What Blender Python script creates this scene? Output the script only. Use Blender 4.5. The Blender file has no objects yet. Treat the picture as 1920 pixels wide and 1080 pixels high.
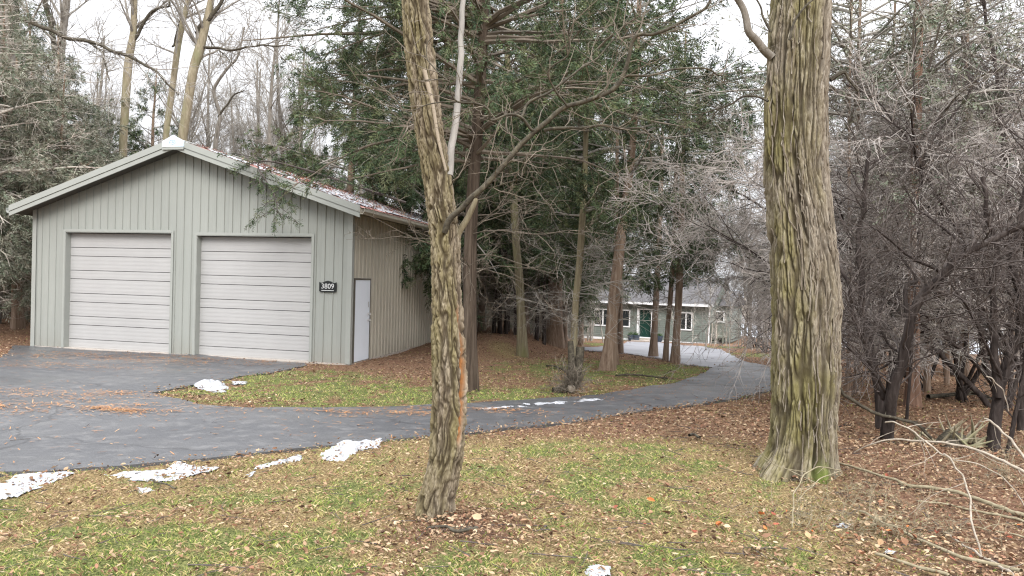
import bpy, math, random
import numpy as np
from mathutils import Matrix, Vector
from mathutils.geometry import delaunay_2d_cdt

# ------------------------------------------------------------------ camera, sky, sun, exposure
EYE = 1.65; LENS = 26.0; PITCH = math.radians(0.54); ROLL = math.radians(1.5)
S = bpy.context.scene
cd = bpy.data.cameras.new('camera'); cam = bpy.data.objects.new('camera', cd)
S.collection.objects.link(cam); S.camera = cam
cd.lens = LENS; cd.sensor_width = 36; cd.clip_start = 0.05; cd.clip_end = 3000
cam.matrix_world = Matrix.Translation((0, 0, EYE)) @ Matrix.Rotation(math.pi/2-PITCH, 4, 'X') @ Matrix.Rotation(ROLL, 4, 'Z')

W = bpy.data.worlds.new('World'); S.world = W; W.use_nodes = True
wt = W.node_tree; wn = wt.nodes; wn.clear()
wo = wn.new('ShaderNodeOutputWorld'); bg = wn.new('ShaderNodeBackground')
sky = wn.new('ShaderNodeTexSky'); sky.sky_type = 'NISHITA'; sky.sun_disc = False
SUN_EL = math.radians(36); SUN_AZ = math.radians(168)
sky.sun_elevation = SUN_EL; sky.sun_rotation = SUN_AZ; sky.air_density = 1.0; sky.dust_density = 4.0
hs = wn.new('ShaderNodeHueSaturation'); hs.inputs['Saturation'].default_value = 0.18
# overcast cloud deck: brighter overhead than at the horizon, with soft mottling
tc = wn.new('ShaderNodeTexCoord'); sx = wn.new('ShaderNodeSeparateXYZ')
mr = wn.new('ShaderNodeMapRange'); mr.inputs[1].default_value = 0.0; mr.inputs[2].default_value = 1.0; pw = wn.new('ShaderNodeMath'); pw.operation = 'POWER'; pw.inputs[1].default_value = 2.2; pw.use_clamp = True
mr.inputs[3].default_value = 5.4; mr.inputs[4].default_value = 36.0
nz = wn.new('ShaderNodeTexNoise'); nz.inputs['Scale'].default_value = 2.2; nz.inputs['Detail'].default_value = 5
nm = wn.new('ShaderNodeMapRange'); nm.inputs[3].default_value = 0.84; nm.inputs[4].default_value = 1.16
mul = wn.new('ShaderNodeMath'); mul.operation = 'MULTIPLY'
cl = wn.new('ShaderNodeVectorMath'); cl.operation = 'SCALE'; cl.inputs[0].default_value = (0.95, 0.96, 1.0)
mx = wn.new('ShaderNodeMix'); mx.data_type = 'RGBA'; mx.inputs[0].default_value = 0.82
L = wt.links.new
L(tc.outputs['Generated'], sx.inputs[0]); L(sx.outputs[2], pw.inputs[0]); L(pw.outputs[0], mr.inputs[0]); L(tc.outputs['Generated'], nz.inputs['Vector'])
L(nz.outputs[0], nm.inputs[0]); L(mr.outputs[0], mul.inputs[0]); L(nm.outputs[0], mul.inputs[1])
L(mul.outputs[0], cl.inputs['Scale']); L(sky.outputs[0], hs.inputs['Color'])
L(hs.outputs[0], mx.inputs[6]); L(cl.outputs[0], mx.inputs[7]); L(mx.outputs[2], bg.inputs[0])
bg.inputs[1].default_value = 0.10; L(bg.outputs[0], wo.inputs[0])

sd = bpy.data.lights.new('sun', 'SUN'); sd.energy = 1.5; sd.angle = math.radians(25); sd.color = (1, .965, .92)
so = bpy.data.objects.new('sun', sd); S.collection.objects.link(so)
so.rotation_euler = (math.pi/2-SUN_EL, 0, math.pi-SUN_AZ)
S.view_settings.view_transform = 'Standard'; S.view_settings.look = 'None'
S.view_settings.exposure = 1.05; S.view_settings.gamma = 1
S.render.engine = 'CYCLES'; S.cycles.use_denoising = True; S.cycles.denoiser = 'OPENIMAGEDENOISE'; S.cycles.denoising_input_passes = 'RGB_ALBEDO_NORMAL'; S.cycles.denoising_prefilter = 'NONE'; S.cycles.filter_width = 1.2; S.cycles.sample_clamp_indirect = 4; S.cycles.max_bounces = 5; S.cycles.diffuse_bounces = 3; S.cycles.glossy_bounces = 2
S.cycles.transparent_max_bounces = 4; S.cycles.caustics_reflective = False; S.cycles.caustics_refractive = False

# ------------------------------------------------------------------ pixel <-> world (photo is 1920 x 1080)
FP = LENS/36*1920
CM = np.array(cam.matrix_world.to_3x3())
def ray(px, py):
    px = np.asarray(px, float); py = np.asarray(py, float)
    l = np.stack([(px-960)/FP, -(py-540)/FP, -np.ones_like(px)], -1)
    return l @ CM.T
def at(px, py, Y):                       # the point of that pixel's ray at depth Y
    d = ray(px, py); return np.array([0, 0, EYE]) + d*(Y/d[..., 1:2])
rng = np.random.default_rng(7)

# ------------------------------------------------------------------ noise
_perm = np.random.default_rng(3).permutation(256); _perm = np.concatenate([_perm]*3)
_g = np.random.default_rng(4).normal(size=(256, 3)); _g /= np.linalg.norm(_g, axis=1)[:, None]
def perlin(x, y, z=0.0):
    x, y, z = np.broadcast_arrays(np.asarray(x, float), y, z)
    xi = np.floor(x).astype(int); yi = np.floor(y).astype(int); zi = np.floor(z).astype(int)
    xf = x-xi; yf = y-yi; zf = z-zi; xi &= 255; yi &= 255; zi &= 255
    u = xf*xf*xf*(xf*(xf*6-15)+10); v = yf*yf*yf*(yf*(yf*6-15)+10); w = zf*zf*zf*(zf*(zf*6-15)+10)
    def gr(i, j, k):
        h = _perm[_perm[_perm[xi+i]+yi+j]+zi+k]; g = _g[h]
        return g[..., 0]*(xf-i)+g[..., 1]*(yf-j)+g[..., 2]*(zf-k)
    a = gr(0,0,0)*(1-u)+gr(1,0,0)*u; b = gr(0,1,0)*(1-u)+gr(1,1,0)*u
    c = gr(0,0,1)*(1-u)+gr(1,0,1)*u; d = gr(0,1,1)*(1-u)+gr(1,1,1)*u
    return ((a*(1-v)+b*v)*(1-w)+(c*(1-v)+d*v)*w)*1.6
def fbm(x, y, z=0.0, o=4):
    s = 0; a = .5; f = 1.0
    for i in range(o): s = s+a*perlin(x*f+i*7.1, y*f+i*3.3, np.asarray(z)*f); a *= .5; f *= 2
    return s
def sstep(a, b, x):
    t = np.clip((x-a)/(b-a), 0, 1); return t*t*(3-2*t)

# ------------------------------------------------------------------ garage frame and terrain
FLOOR = -0.42
_d = ray(654, 685); GC = np.array([0, 0, EYE])+_d*((FLOOR-EYE)/_d[2])        # right front corner
GU = np.array([-math.cos(math.radians(14.4)), math.sin(math.radians(14.4)), 0])  # along the front, leftwards
GV = np.array([math.sin(math.radians(11.0)), math.cos(math.radians(11.0)), 0])   # along the side, backwards
GWID, GLEN = 9.17, 14.0
_inv = np.linalg.inv(np.stack([GU[:2], GV[:2]], 1))
def G(a, b, h):
    a, b, h = np.broadcast_arrays(np.asarray(a, float), b, h)
    p = GC+a[..., None]*GU+b[..., None]*GV; p = p.copy(); p[..., 2] = FLOOR+h; return p
_ky = [-60, 4.5, 7, 10, 14, 17.5, 22, 27, 40, 54, 62, 2000]
_kz = [0, 0, -.03, -.17, -.30, -.42, -.62, -.95, -1.7, -2.5, -2.62, -2.62]
_yy = np.arange(-60, 120, .25); _zz = np.interp(_yy, _ky, _kz)
_k = np.exp(-.5*(np.arange(-12, 13)/5.)**2); _k /= _k.sum(); _zz = np.convolve(np.pad(_zz, 12, 'edge'), _k, 'valid')
LAKE = -4.35
def gz(x, y, rough=True):
    x = np.asarray(x, float); y = np.asarray(y, float)
    z = np.interp(y, _yy, _zz)
    a = _inv[0, 0]*(x-GC[0])+_inv[0, 1]*(y-GC[1]); b = _inv[1, 0]*(x-GC[0])+_inv[1, 1]*(y-GC[1])
    d = np.sqrt(np.maximum(-a, 0)**2+(np.maximum(-b, 0)*.8)**2+(np.maximum(b-GLEN, 0)*.3)**2)
    w = 1-sstep(.15, 3.4, d); z = z*(1-w)+FLOOR*w
    mound = .28*np.exp(-((a+1.7)/1.0)**2)*sstep(2., 6., b)*(1-sstep(13, 19, b))
    z = z+mound
    # shore: beyond the line (27,90)-(36,56) the ground falls to the lake
    s = ((x-27)*34+(y-90)*9)/35.17
    z = z-sstep(-14, 6, s)*3.2*sstep(35, 55, y)
    z = z-.25*sstep(6, 16, x)*sstep(4, 12, y)*(1-sstep(14, 30, y))
    if rough:
        r = 1-sstep(-.5, .5, -b)*0
        z = z+.05*perlin(x*.45, y*.45, 3.)*sstep(3, 6, np.hypot(x, y))+.014*perlin(x*2.3, y*2.3, 1.)
    return z
def gp(px, py):                            # pixel -> ground point
    d = ray(px, py); o = np.array([0, 0, EYE]); t = 3.0
    prev = t
    while t < 400:
        p = o+d*t
        if p[2] < gz(p[0], p[1]): break
        prev = t; t += .15 if t < 40 else .6
    lo, hi = prev, t
    for _ in range(16):
        m = (lo+hi)/2; p = o+d*m
        if p[2] < gz(p[0], p[1]): hi = m
        else: lo = m
    return o+d*hi
def gpoly(pts): return np.array([gp(*p)[:2] for p in pts])

# ------------------------------------------------------------------ materials
def mat(name, base=(.5, .5, .5), rough=.7, spec=.3):
    m = bpy.data.materials.new(name); m.use_nodes = True; nt = m.node_tree
    b = nt.nodes['Principled BSDF']; b.inputs['Base Color'].default_value = (*base, 1)
    b.inputs['Roughness'].default_value = rough; b.inputs['Specular IOR Level'].default_value = spec
    return m, nt, b
def nd(nt, t, **kw):
    n = nt.nodes.new('ShaderNode'+t)
    for k, v in kw.items():
        if k[0] == '_': setattr(n, k[1:], v)
        else: n.inputs[k.replace('__', ' ')].default_value = v
    return n
def ramp(nt, src, stops, out=None):
    r = nt.nodes.new('ShaderNodeValToRGB'); e = r.color_ramp.elements
    while len(e) < len(stops): e.new(.5)
    for i, (p, c) in enumerate(stops):
        e[i].position = p; e[i].color = (*c, 1) if len(c) == 3 else c
    nt.links.new(src, r.inputs[0]); return r.outputs[0]
def g1(v): return (v, v, v)
def mixc(nt, fac, a, b, mode='MIX'):
    m = nt.nodes.new('ShaderNodeMix'); m.data_type = 'RGBA'; m.blend_type = mode
    for i, s in ((0, fac), (6, a), (7, b)):
        if hasattr(s, 'is_output'): nt.links.new(s, m.inputs[i])
        elif isinstance(s, (int, float)): m.inputs[i].default_value = s
        else: m.inputs[i].default_value = (*s, 1)
    return m.outputs[2]
def noise(nt, scale, detail=4, rough=.6, stretch=None, coord='Object', dist=0.0, typ='TexNoise'):
    tc = nt.nodes.new('ShaderNodeTexCoord'); src = tc.outputs[coord]
    if stretch:
        mp = nt.nodes.new('ShaderNodeMapping'); mp.inputs['Scale'].default_value = stretch
        nt.links.new(src, mp.inputs[0]); src = mp.outputs[0]
    n = nt.nodes.new('ShaderNode'+typ); nt.links.new(src, n.inputs['Vector']); n.inputs['Scale'].default_value = scale
    if typ == 'TexNoise':
        n.inputs['Detail'].default_value = detail; n.inputs['Roughness'].default_value = rough
        n.inputs['Distortion'].default_value = dist
    return n.outputs[0]
def bump(nt, b, h, strength=.5, dist=.02):
    n = nt.nodes.new('ShaderNodeBump'); n.inputs['Strength'].default_value = strength
    n.inputs['Distance'].default_value = dist
    nt.links.new(h, n.inputs['Height']); nt.links.new(n.outputs[0], b.inputs['Normal'])
def attr(nt, name, out=0):
    n = nt.nodes.new('ShaderNodeAttribute'); n.attribute_name = name; return n.outputs[out]
M = {}
def simple(key, base, rough=.6, var=.12, scale=6, spec=.3, metal=0, stretch=None, bmp=0, bd=.01):
    m, nt, b = mat(key, base, rough, spec)
    n = noise(nt, scale, 5, .65, stretch)
    lo = tuple(c*(1-var) for c in base); hi = tuple(min(1, c*(1+var)) for c in base)
    nt.links.new(ramp(nt, n, [(.25, lo), (.75, hi)]), b.inputs['Base Color'])
    b.inputs['Metallic'].default_value = metal
    if bmp: bump(nt, b, n, bmp, bd)
    M[key] = m; return m
def barkmat(key, c0, c1, c2, scale=9, stretch=(1, 1, .12), bd=.03, moss=None, spotscale=1.3):
    m, nt, b = mat(key, c1, .9, .15)
    n = noise(nt, scale, 6, .7, stretch, dist=.6)
    col = ramp(nt, n, [(.3, c0), (.5, c1), (.72, c2)])
    if moss:
        a = noise(nt, spotscale, 5, .6, (1, 1, .4))
        f = ramp(nt, a, [(.48, g1(0)), (.62, g1(.75))]); col = mixc(nt, f, col, moss)
    nt.links.new(col, b.inputs['Base Color']); bump(nt, b, n, 1.0, bd); M[key] = m
barkmat('cedar_bark', (.10, .065, .045), (.21, .15, .11), (.34, .27, .21), 14, (1, 1, .07), .03)
barkmat('red_dark_bark', (.03, .022, .017), (.075, .056, .042), (.14, .11, .085), 14, (1, 1, .07), .03)
barkmat('cedar_bark_green', (.10, .08, .05), (.21, .18, .12), (.33, .30, .21), 14, (1, 1, .07), .03, (.17, .17, .07))
barkmat('red_bark', (.08, .045, .03), (.17, .105, .075), (.27, .185, .14), 14, (1, 1, .06), .03)
barkmat('tan_bark', (.13, .11, .075), (.24, .205, .14), (.35, .31, .24), 7, (1, 1, .25), .015, (.20, .20, .11))
barkmat('grey_bark', (.09, .08, .065), (.19, .17, .145), (.30, .28, .25), 9, (1, 1, .2), .02)
barkmat('dark_bark', (.014, .011, .010), (.036, .028, .025), (.085, .072, .065), 14, (1, 1, .15), .02)
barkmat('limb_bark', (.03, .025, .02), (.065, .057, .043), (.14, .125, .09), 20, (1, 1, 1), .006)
barkmat('pale_cane', (.18, .15, .12), (.29, .25, .20), (.40, .355, .30), 25, (1, 1, 1), .003)
barkmat('tan_cane', (.13, .11, .07), (.22, .19, .125), (.32, .28, .20), 25, (1, 1, 1), .004)
simple('twig_olive', (.20, .185, .155), .9, .5, 3); simple('twig_grey', (.25, .232, .205), .9, .45, 3)
simple('twig_pale', (.44, .40, .35), .9, .4, 3); simple('twig_brown', (.15, .125, .098), .9, .4, 3)
simple('twig_mauve', (.30, .272, .25), .9, .5, 2)
simple('twig_dark', (.075, .062, .056), .9, .4, 3)
m, nt, b = mat('snow', (.6, .62, .66), .6, .3); n1 = noise(nt, 9, 6, .75); n2 = noise(nt, 45, 3, .7)
c = ramp(nt, n1, [(.32, (.20, .19, .18)), (.45, (.34, .35, .365)), (.62, (.45, .465, .50))]); c = mixc(nt, ramp(nt, n2, [(.30, g1(.7)), (.38, g1(0))]), c, (.20, .15, .11))
nt.links.new(c, b.inputs['Base Color']); bump(nt, b, n1, .8, .03); M['snow'] = m

def colmat(key, rough=.8, spec=.2, name='Col', trans=False):
    m, nt, b = mat(key, (.5, .5, .5), rough, spec)
    nt.links.new(attr(nt, name, 0), b.inputs['Base Color'])
    M[key] = m
colmat('leaf', .75, .25); colmat('blade', .6, .3); colmat('needles', .7, .2)

# ------------------------------------------------------------------ mesh builder
class MB:
    def __init__(s): s.v = []; s.f = []; s.n = 0; s.c = []; s.hc = False
    def add(s, v, f, c=None):
        v = np.asarray(v, float).reshape(-1, 3)
        if isinstance(f, list) and len({len(q) for q in f}) > 1: f = [tuple(q)+(-1-s.n,)*(4-len(q)) for q in f]
        f = np.asarray(f, int)
        if len(f) == 0: return
        if f.shape[1] == 3: f = np.concatenate([f, -np.ones((len(f), 1), int)-s.n], 1)
        s.v.append(v); s.f.append(f+s.n); s.n += len(v)
        if c is not None:
            c = np.asarray(c, float)
            if c.ndim == 1: c = np.tile(c, (len(v), 1))
            s.c.append(c); s.hc = True
        else: s.c.append(np.full((len(v), 3), .5))
    def mesh(s, name, smooth=False, cname='Col'):
        me = bpy.data.meshes.new(name)
        v = np.concatenate(s.v); f = np.concatenate(s.f)
        tri = f[:, 3] < 0; cnt = np.where(tri, 3, 4)
        loops = f.ravel(); loops = loops[loops >= 0]
        me.vertices.add(len(v)); me.vertices.foreach_set('co', v.astype(np.float32).ravel())
        me.loops.add(len(loops)); me.loops.foreach_set('vertex_index', loops.astype(np.int32))
        me.polygons.add(len(f)); st = np.concatenate([[0], np.cumsum(cnt)[:-1]])
        me.polygons.foreach_set('loop_start', st.astype(np.int32))
        me.polygons.foreach_set('use_smooth', np.full(len(f), smooth))
        me.update(calc_edges=True)
        if s.hc:
            a = me.color_attributes.new(cname, 'FLOAT_COLOR', 'POINT'); c = np.concatenate(s.c)
            a.data.foreach_set('color', np.concatenate([c, np.ones((len(c), 1))], 1).astype(np.float32).ravel())
        return me
    def build(s, name, material, parent=None, smooth=False):
        me = s.mesh(name, smooth); me.materials.append(M[material] if isinstance(material, str) else material)
        o = bpy.data.objects.new(name, me); S.collection.objects.link(o)
        if parent is not None:
            o.parent = parent; o.matrix_parent_inverse = Matrix.Translation(-parent.location) if parent.type == 'EMPTY' and parent.parent is None and parent.get('_abs') else Matrix()
        return o
    def hexa(s, p, c=None):                 # 8 corners: bottom 4 then top 4
        s.add(p, [(0,3,2,1),(4,5,6,7),(0,1,5,4),(1,2,6,5),(2,3,7,6),(3,0,4,7)], c)
    def box(s, c0, c1, fn=None, c=None):
        (x0,y0,z0),(x1,y1,z1) = c0, c1
        p = np.array([(x0,y0,z0),(x1,y0,z0),(x1,y1,z0),(x0,y1,z0),(x0,y0,z1),(x1,y0,z1),(x1,y1,z1),(x0,y1,z1)], float)
        if fn: p = fn(p[:, 0], p[:, 1], p[:, 2])
        s.hexa(p, c)
    def tubes(s, P, R, k=4, c=None, cap=True):   # P (N,K,3), R (N,K)
        P = np.asarray(P, float); R = np.asarray(R, float)
        if P.ndim == 2: P = P[None]; R = R[None]
        N, K, _ = P.shape
        T = np.gradient(P, axis=1); T /= np.linalg.norm(T, axis=2, keepdims=True)+1e-9
        m = P[:, -1]-P[:, 0]; ax = np.argmin(np.abs(m), axis=1); ref = np.eye(3)[ax][:, None, :]
        U = np.cross(T, ref); U /= np.linalg.norm(U, axis=2, keepdims=True)+1e-9; V = np.cross(T, U)
        an = np.arange(k)*2*np.pi/k
        ring = P[:, :, None, :]+R[:, :, None, None]*(np.cos(an)[None, None, :, None]*U[:, :, None, :]+np.sin(an)[None, None, :, None]*V[:, :, None, :])
        idx = np.arange(N*K*k).reshape(N, K, k)
        a = idx[:, :-1]; b = idx[:, 1:]
        f = np.stack([a, np.roll(a, -1, 2), np.roll(b, -1, 2), b], -1).reshape(-1, 4)
        if c is not None and np.ndim(c) == 2: c = np.repeat(c, K*k, 0)
        s.add(ring.reshape(-1, 3), f, c)
        if cap and k > 3:
            e = idx[:, -1]; 
            if k == 4: s.v.append(np.zeros((0, 3))); s.c.append(np.zeros((0, 3))); s.f.append(e+s.n-N*K*k)

def tag(o, label=None, cat=None, group=None, kind=None):
    if label: o['label'] = label
    if cat: o['category'] = cat
    if group: o['group'] = group
    if kind: o['kind'] = kind
    return o
def thing(name, label, cat, loc=(0, 0, 0), rz=0, group=None, scale=1, absolute=False):
    o = bpy.data.objects.new(name, None); S.collection.objects.link(o); o.location = [float(v) for v in loc]
    o.rotation_euler = (0, 0, rz); o.scale = (scale,)*3; o.empty_display_size = .3
    if absolute: o['_abs'] = 1
    return tag(o, label, cat, group)
def copy_tree(o, loc, rz=0, scale=1, label=None, group=None):
    c = o.copy(); S.collection.objects.link(c); c.location = [float(v) for v in loc]; c.rotation_euler = (0, 0, rz); c.scale = (scale,)*3 if np.isscalar(scale) else scale
    if label: c['label'] = label
    if group: c['group'] = group
    for ch in list(o.children):
        d = ch.copy(); S.collection.objects.link(d); d.parent = c
        for g in list(ch.children):
            e = g.copy(); S.collection.objects.link(e); e.parent = d
    return c
def catmull(P, n):
    P = np.asarray(P, float); m = len(P)
    if m < 3:
        t = np.linspace(0, m-1, n); return np.stack([np.interp(t, np.arange(m), P[:, i]) for i in range(P.shape[1])], 1)
    Q = np.concatenate([[2*P[0]-P[1]], P, [2*P[-1]-P[-2]]])
    t = np.linspace(0, m-1-1e-6, n); i = t.astype(int); u = (t-i)[:, None]
    a, b, c, d = Q[i], Q[i+1], Q[i+2], Q[i+3]
    return .5*((2*b)+(c-a)*u+(2*a-5*b+4*c-d)*u*u+(3*b-a-3*c+d)*u**3)
def unit(v): return v/(np.linalg.norm(v, axis=-1, keepdims=True)+1e-9)
def grow(P0, D, Ln, r0, K=6, wob=.25, trop=0.0, taper=.25, rg=None, curl=None):
    rg = rg or rng; N = len(P0); P = np.zeros((N, K, 3)); P[:, 0] = P0; d = unit(D)
    st = (Ln/(K-1))[:, None]
    for i in range(1, K):
        d = unit(d+rg.normal(size=(N, 3))*wob+np.array([0, 0, trop])+(curl if curl is not None else 0))
        P[:, i] = P[:, i-1]+d*st
    t = np.linspace(0, 1, K)[None]; R = np.asarray(r0)[:, None]*(1-(1-taper)*t)
    return P, R
def spawn(P, R, n, tmin=.2, ang=(.5, 1.1), rg=None, up=0.0, lw=True):
    rg = rg or rng; N, K, _ = P.shape
    Lp = np.linalg.norm(np.diff(P, axis=1), axis=2).sum(1)
    w = Lp/Lp.sum() if lw else None
    i = rg.choice(N, n, p=w); t = tmin+(1-tmin)*rg.random(n)
    s = t*(K-1); j = np.minimum(s.astype(int), K-2); u = (s-j)
    p = P[i, j]*(1-u)[:, None]+P[i, j+1]*u[:, None]; r = R[i, j]*(1-u)+R[i, j+1]*u
    T = unit(P[i, j+1]-P[i, j]); q = unit(np.cross(T, rg.normal(size=(n, 3))))
    a = rg.uniform(ang[0], ang[1], n)[:, None]
    D = T*np.cos(a)+q*np.sin(a)+np.array([0, 0, up]); return p, unit(D), r, Lp[i], t
# ------------------------------------------------------------------ ground and drive
NEAR_EDGE = [(0,887),(160,880),(300,870),(450,855),(625,837),(800,821),(880,812),(960,803),(1060,795),(1145,782),(1310,760),(1380,748),(1440,735),(1490,722),(1515,710),(1490,700),(1440,688)]
ISLAND = [(1335,690),(1310,705),(1250,722),(1180,733),(1100,742),(1000,750),(880,757),(800,760),(600,766),(475,767),(375,760),(325,747),(285,738),(325,730),(365,722),(415,715),(500,702),(550,691),(575,686)]
drive_px = [(-700,905),(-250,898)]+NEAR_EDGE+[(1391,676)]+ISLAND
DW = [tuple(p) for p in gpoly(drive_px)]
DW += [tuple(G(a, .06, 0)[:2]) for a in (1.2, 4, 9.1)]+[tuple(G(9.6, -.15, 0)[:2]), tuple(gp(0, 672)[:2]), tuple(gp(-200, 690)[:2])]
DW += [(-24, 15.), (-24, 6.5)]
PAD = [tuple(p) for p in gpoly([(1391,676),(1354,656),(1318,650),(1262,645),(1235,641.5),(1176,641),(1164,649),(1120,651),(1092,651),(1092,657),(1150,661),(1200,667),(1262,680),(1335,690)])]
def densify(P, step, jit=0.0, closed=True, seed=1):
    r = np.random.default_rng(seed); out = []
    P = np.array(P); n = len(P)
    for i in range(n if closed else n-1):
        a, b = P[i], P[(i+1) % n]; k = max(1, int(np.linalg.norm(b-a)/step))
        for j in range(k): out.append(a+(b-a)*j/k)
    out = np.array(out); nx = perlin(out[:, 0]*1.7, out[:, 1]*1.7, 5.); ny = perlin(out[:, 0]*1.7, out[:, 1]*1.7, 9.)
    return out+np.stack([nx, ny], 1)*jit
def inpoly(poly, x, y):
    poly = np.asarray(poly); r = np.zeros(np.shape(x), bool); n = len(poly); j = n-1
    for i in range(n):
        xi, yi = poly[i]; xj, yj = poly[j]
        c = ((yi > y) != (yj > y)) & (x < (xj-xi)*(y-yi)/((yj-yi) or 1e-9)+xi); r ^= c; j = i
    return r
def polydist(poly, x, y):
    poly = np.asarray(poly); d = np.full(np.shape(x), 1e9); n = len(poly)
    for i in range(n):
        a = poly[i]; e = poly[(i+1) % n]-a; l = e@e+1e-12
        t = np.clip(((x-a[0])*e[0]+(y-a[1])*e[1])/l, 0, 1)
        d = np.minimum(d, np.hypot(x-a[0]-t*e[0], y-a[1]-t*e[1]))
    return d
DWd = densify(DW, .25, .07); PADd = densify(PAD, .3, .05)
def sheet(poly, name, material, lift, step, thick=.05):
    lo = poly.min(0); hi = poly.max(0)
    gx, gy = np.meshgrid(np.arange(lo[0], hi[0], step), np.arange(lo[1], hi[1], step)); gx = gx.ravel(); gy = gy.ravel()
    k = inpoly(poly, gx, gy); gx, gy = gx[k], gy[k]; k = polydist(poly[::2], gx, gy) > step*.4; gx, gy = gx[k], gy[k]
    n = len(poly); pts = [Vector(p) for p in poly]+[Vector(p) for p in zip(gx, gy)]
    v, e, f, *_ = delaunay_2d_cdt(pts, [], [list(range(n))], 1, 1e-5)
    v = np.array([(p.x, p.y) for p in v]); z = gz(v[:, 0], v[:, 1])+lift
    mb = MB(); mb.add(np.column_stack([v, z]), np.array([q for q in f]))
    zz = gz(poly[:, 0], poly[:, 1])+lift; i = np.arange(n); j = (i+1) % n
    mb.add(np.concatenate([np.column_stack([poly, zz]), np.column_stack([poly, zz-thick])]), np.stack([i, j, j+n, i+n], 1))
    o = mb.build(name, material); o['kind'] = 'structure'; return o

m, nt, b = mat('asphalt', (.09, .095, .10), .5, .5)
n1 = noise(nt, .45, 4, .6); n2 = noise(nt, 130, 3, .7); n3 = noise(nt, 3.5, 5, .7)
c = ramp(nt, n2, [(.30, (.045, .046, .048)), (.52, (.085, .086, .090)), (.74, (.155, .157, .163))])
c = mixc(nt, ramp(nt, n1, [(.40, g1(0)), (.62, g1(.55))]), c, (.035, .037, .042))
c = mixc(nt, ramp(nt, n3, [(.50, g1(0)), (.72, g1(.45))]), c, (.20, .195, .19))
vw = noise(nt, 1.1, 3, .6, dist=2.5, stretch=(.35, 1.6, 1))
c = mixc(nt, ramp(nt, vw, [(.50, g1(0)), (.56, g1(.12)), (.62, g1(0))]), c, (.02, .02, .022))
tcv = nt.nodes.new('ShaderNodeTexCoord'); ns_ = nt.nodes.new('ShaderNodeTexNoise'); ns_.inputs['Scale'].default_value = 1.2; ns_.inputs['Detail'].default_value = 5
nt.links.new(tcv.outputs['Object'], ns_.inputs['Vector']); ad_ = nt.nodes.new('ShaderNodeVectorMath'); ad_.operation = 'MULTIPLY_ADD'; nt.links.new(ns_.outputs['Color'], ad_.inputs[0]); ad_.inputs[1].default_value = (.9, .9, 0); nt.links.new(tcv.outputs['Object'], ad_.inputs[2])
vo = nt.nodes.new('ShaderNodeTexVoronoi'); vo.feature = 'DISTANCE_TO_EDGE'; vo.inputs['Scale'].default_value = .33; nt.links.new(ad_.outputs[0], vo.inputs['Vector'])
c = mixc(nt, ramp(nt, vo.outputs['Distance'], [(0., g1(.55)), (.004, g1(.35)), (.008, g1(0))]), c, (.018, .018, .02))
nt.links.new(c, b.inputs['Base Color'])
nt.links.new(ramp(nt, n1, [(.36, g1(.34)), (.62, g1(.56))]), b.inputs['Roughness']); bump(nt, b, n2, .55, .006); M['asphalt'] = m
m, nt, b = mat('pad', (.4, .4, .42), .5, .5)
n1 = noise(nt, .8, 5, .65)
nt.links.new(ramp(nt, n1, [(.3, (.13, .13, .142)), (.7, (.24, .24, .26))]), b.inputs['Base Color']); bump(nt, b, noise(nt, 40), .4, .01); M['pad'] = m

# greenness of the lawn in world space
GR = []
for px, py, rx, ry, s in [(120,1060,1.2,.42,1.25),(330,1010,.9,.3,.95),(650,1000,.5,.2,.7),(900,990,.3,.2,.5),(520,1075,.9,.25,.75),(20,1000,.6,.2,.7),(930,925,.35,.3,.5),(1170,850,.8,.9,.75),(1080,900,.5,.5,.45),
    (1000,1050,.7,.35,.45),(1250,1060,.6,.3,.45),(1130,950,.6,.4,.35),(750,1020,.9,.3,.35),(600,930,.8,.3,.28),
    (660,735,2.8,1.8,1.5),(780,742,2.4,1.3,1.4),(480,745,1.6,.8,.8),(560,705,1.8,1.7,1.2),(980,738,2.0,.8,1.0),(1060,725,1.4,1.4,.5),
    (1200,695,3.4,4,1.3),(1120,690,2.0,4,1.0),(1260,705,1.8,1.8,.8),(1130,645,3.4,3.5,1.0),(1240,640,6,1.2,1.0),(1400,664,4.0,3.0,1.0),(1350,650,2.5,2.0,1.0)]:
    q = gp(px, py); GR.append((q[0], q[1], rx, ry, s))
FOOT = [gp(880, 968), gp(860, 1000)]
def bare_foot(x, y): return 1-np.clip(sum(np.exp(-(((x-q[0])/.42)**2+((y-q[1])/.30)**2)) for q in FOOT)*.85, 0, 1)
def green(x, y):
    g = np.zeros(np.shape(x))
    for a, b_, rx, ry, s in GR: g = np.maximum(g, s*np.exp(-(((x-a)/rx)**2+((y-b_)/ry)**2)))
    n = fbm(x*2.1, y*2.1, 2., 5); near = (1-sstep(6.5, 9.5, y))*(1-sstep(1.2, 3.0, x-.1*y))
    g = g*(.70+2.0*n)+near*(.26+1.0*np.maximum(n, -.22)); return np.clip(g*bare_foot(x, y), 0, 1)
STR = [gp(975, 640), gp(640, 985), gp(910, 640)]
def straw(x, y):                             # straw-coloured dead grass
    n = fbm(x*1.1+9, y*1.1, 6., 4)
    near = (1-sstep(7, 10, y))*(1-sstep(1.4, 3.2, x-.1*y))
    isl = inpoly(np.array(DW), x, y)
    q = gp(945, 655); s = np.exp(-(((x-q[0]-.1)/.7)**2+((y-q[1])/2.6)**2))*.9
    q2 = gp(640, 740); s2 = .5*np.exp(-(((x-q2[0])/4)**2+((y-q2[1])/1.8)**2))
    q3 = gp(1000, 730); s3 = .45*np.exp(-(((x-q3[0])/3)**2+((y-q3[1])/1.2)**2))
    return np.clip(np.maximum.reduce([near*.80, s, s2, s3])+n*.45*near, 0, 1)*bare_foot(x, y)
def lines(segs):
    o = [segs[0][0]]
    for a, b_, s in segs:
        while o[-1] < b_-1e-6: o.append(min(b_, o[-1]+s))
    return np.array(o)
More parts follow.
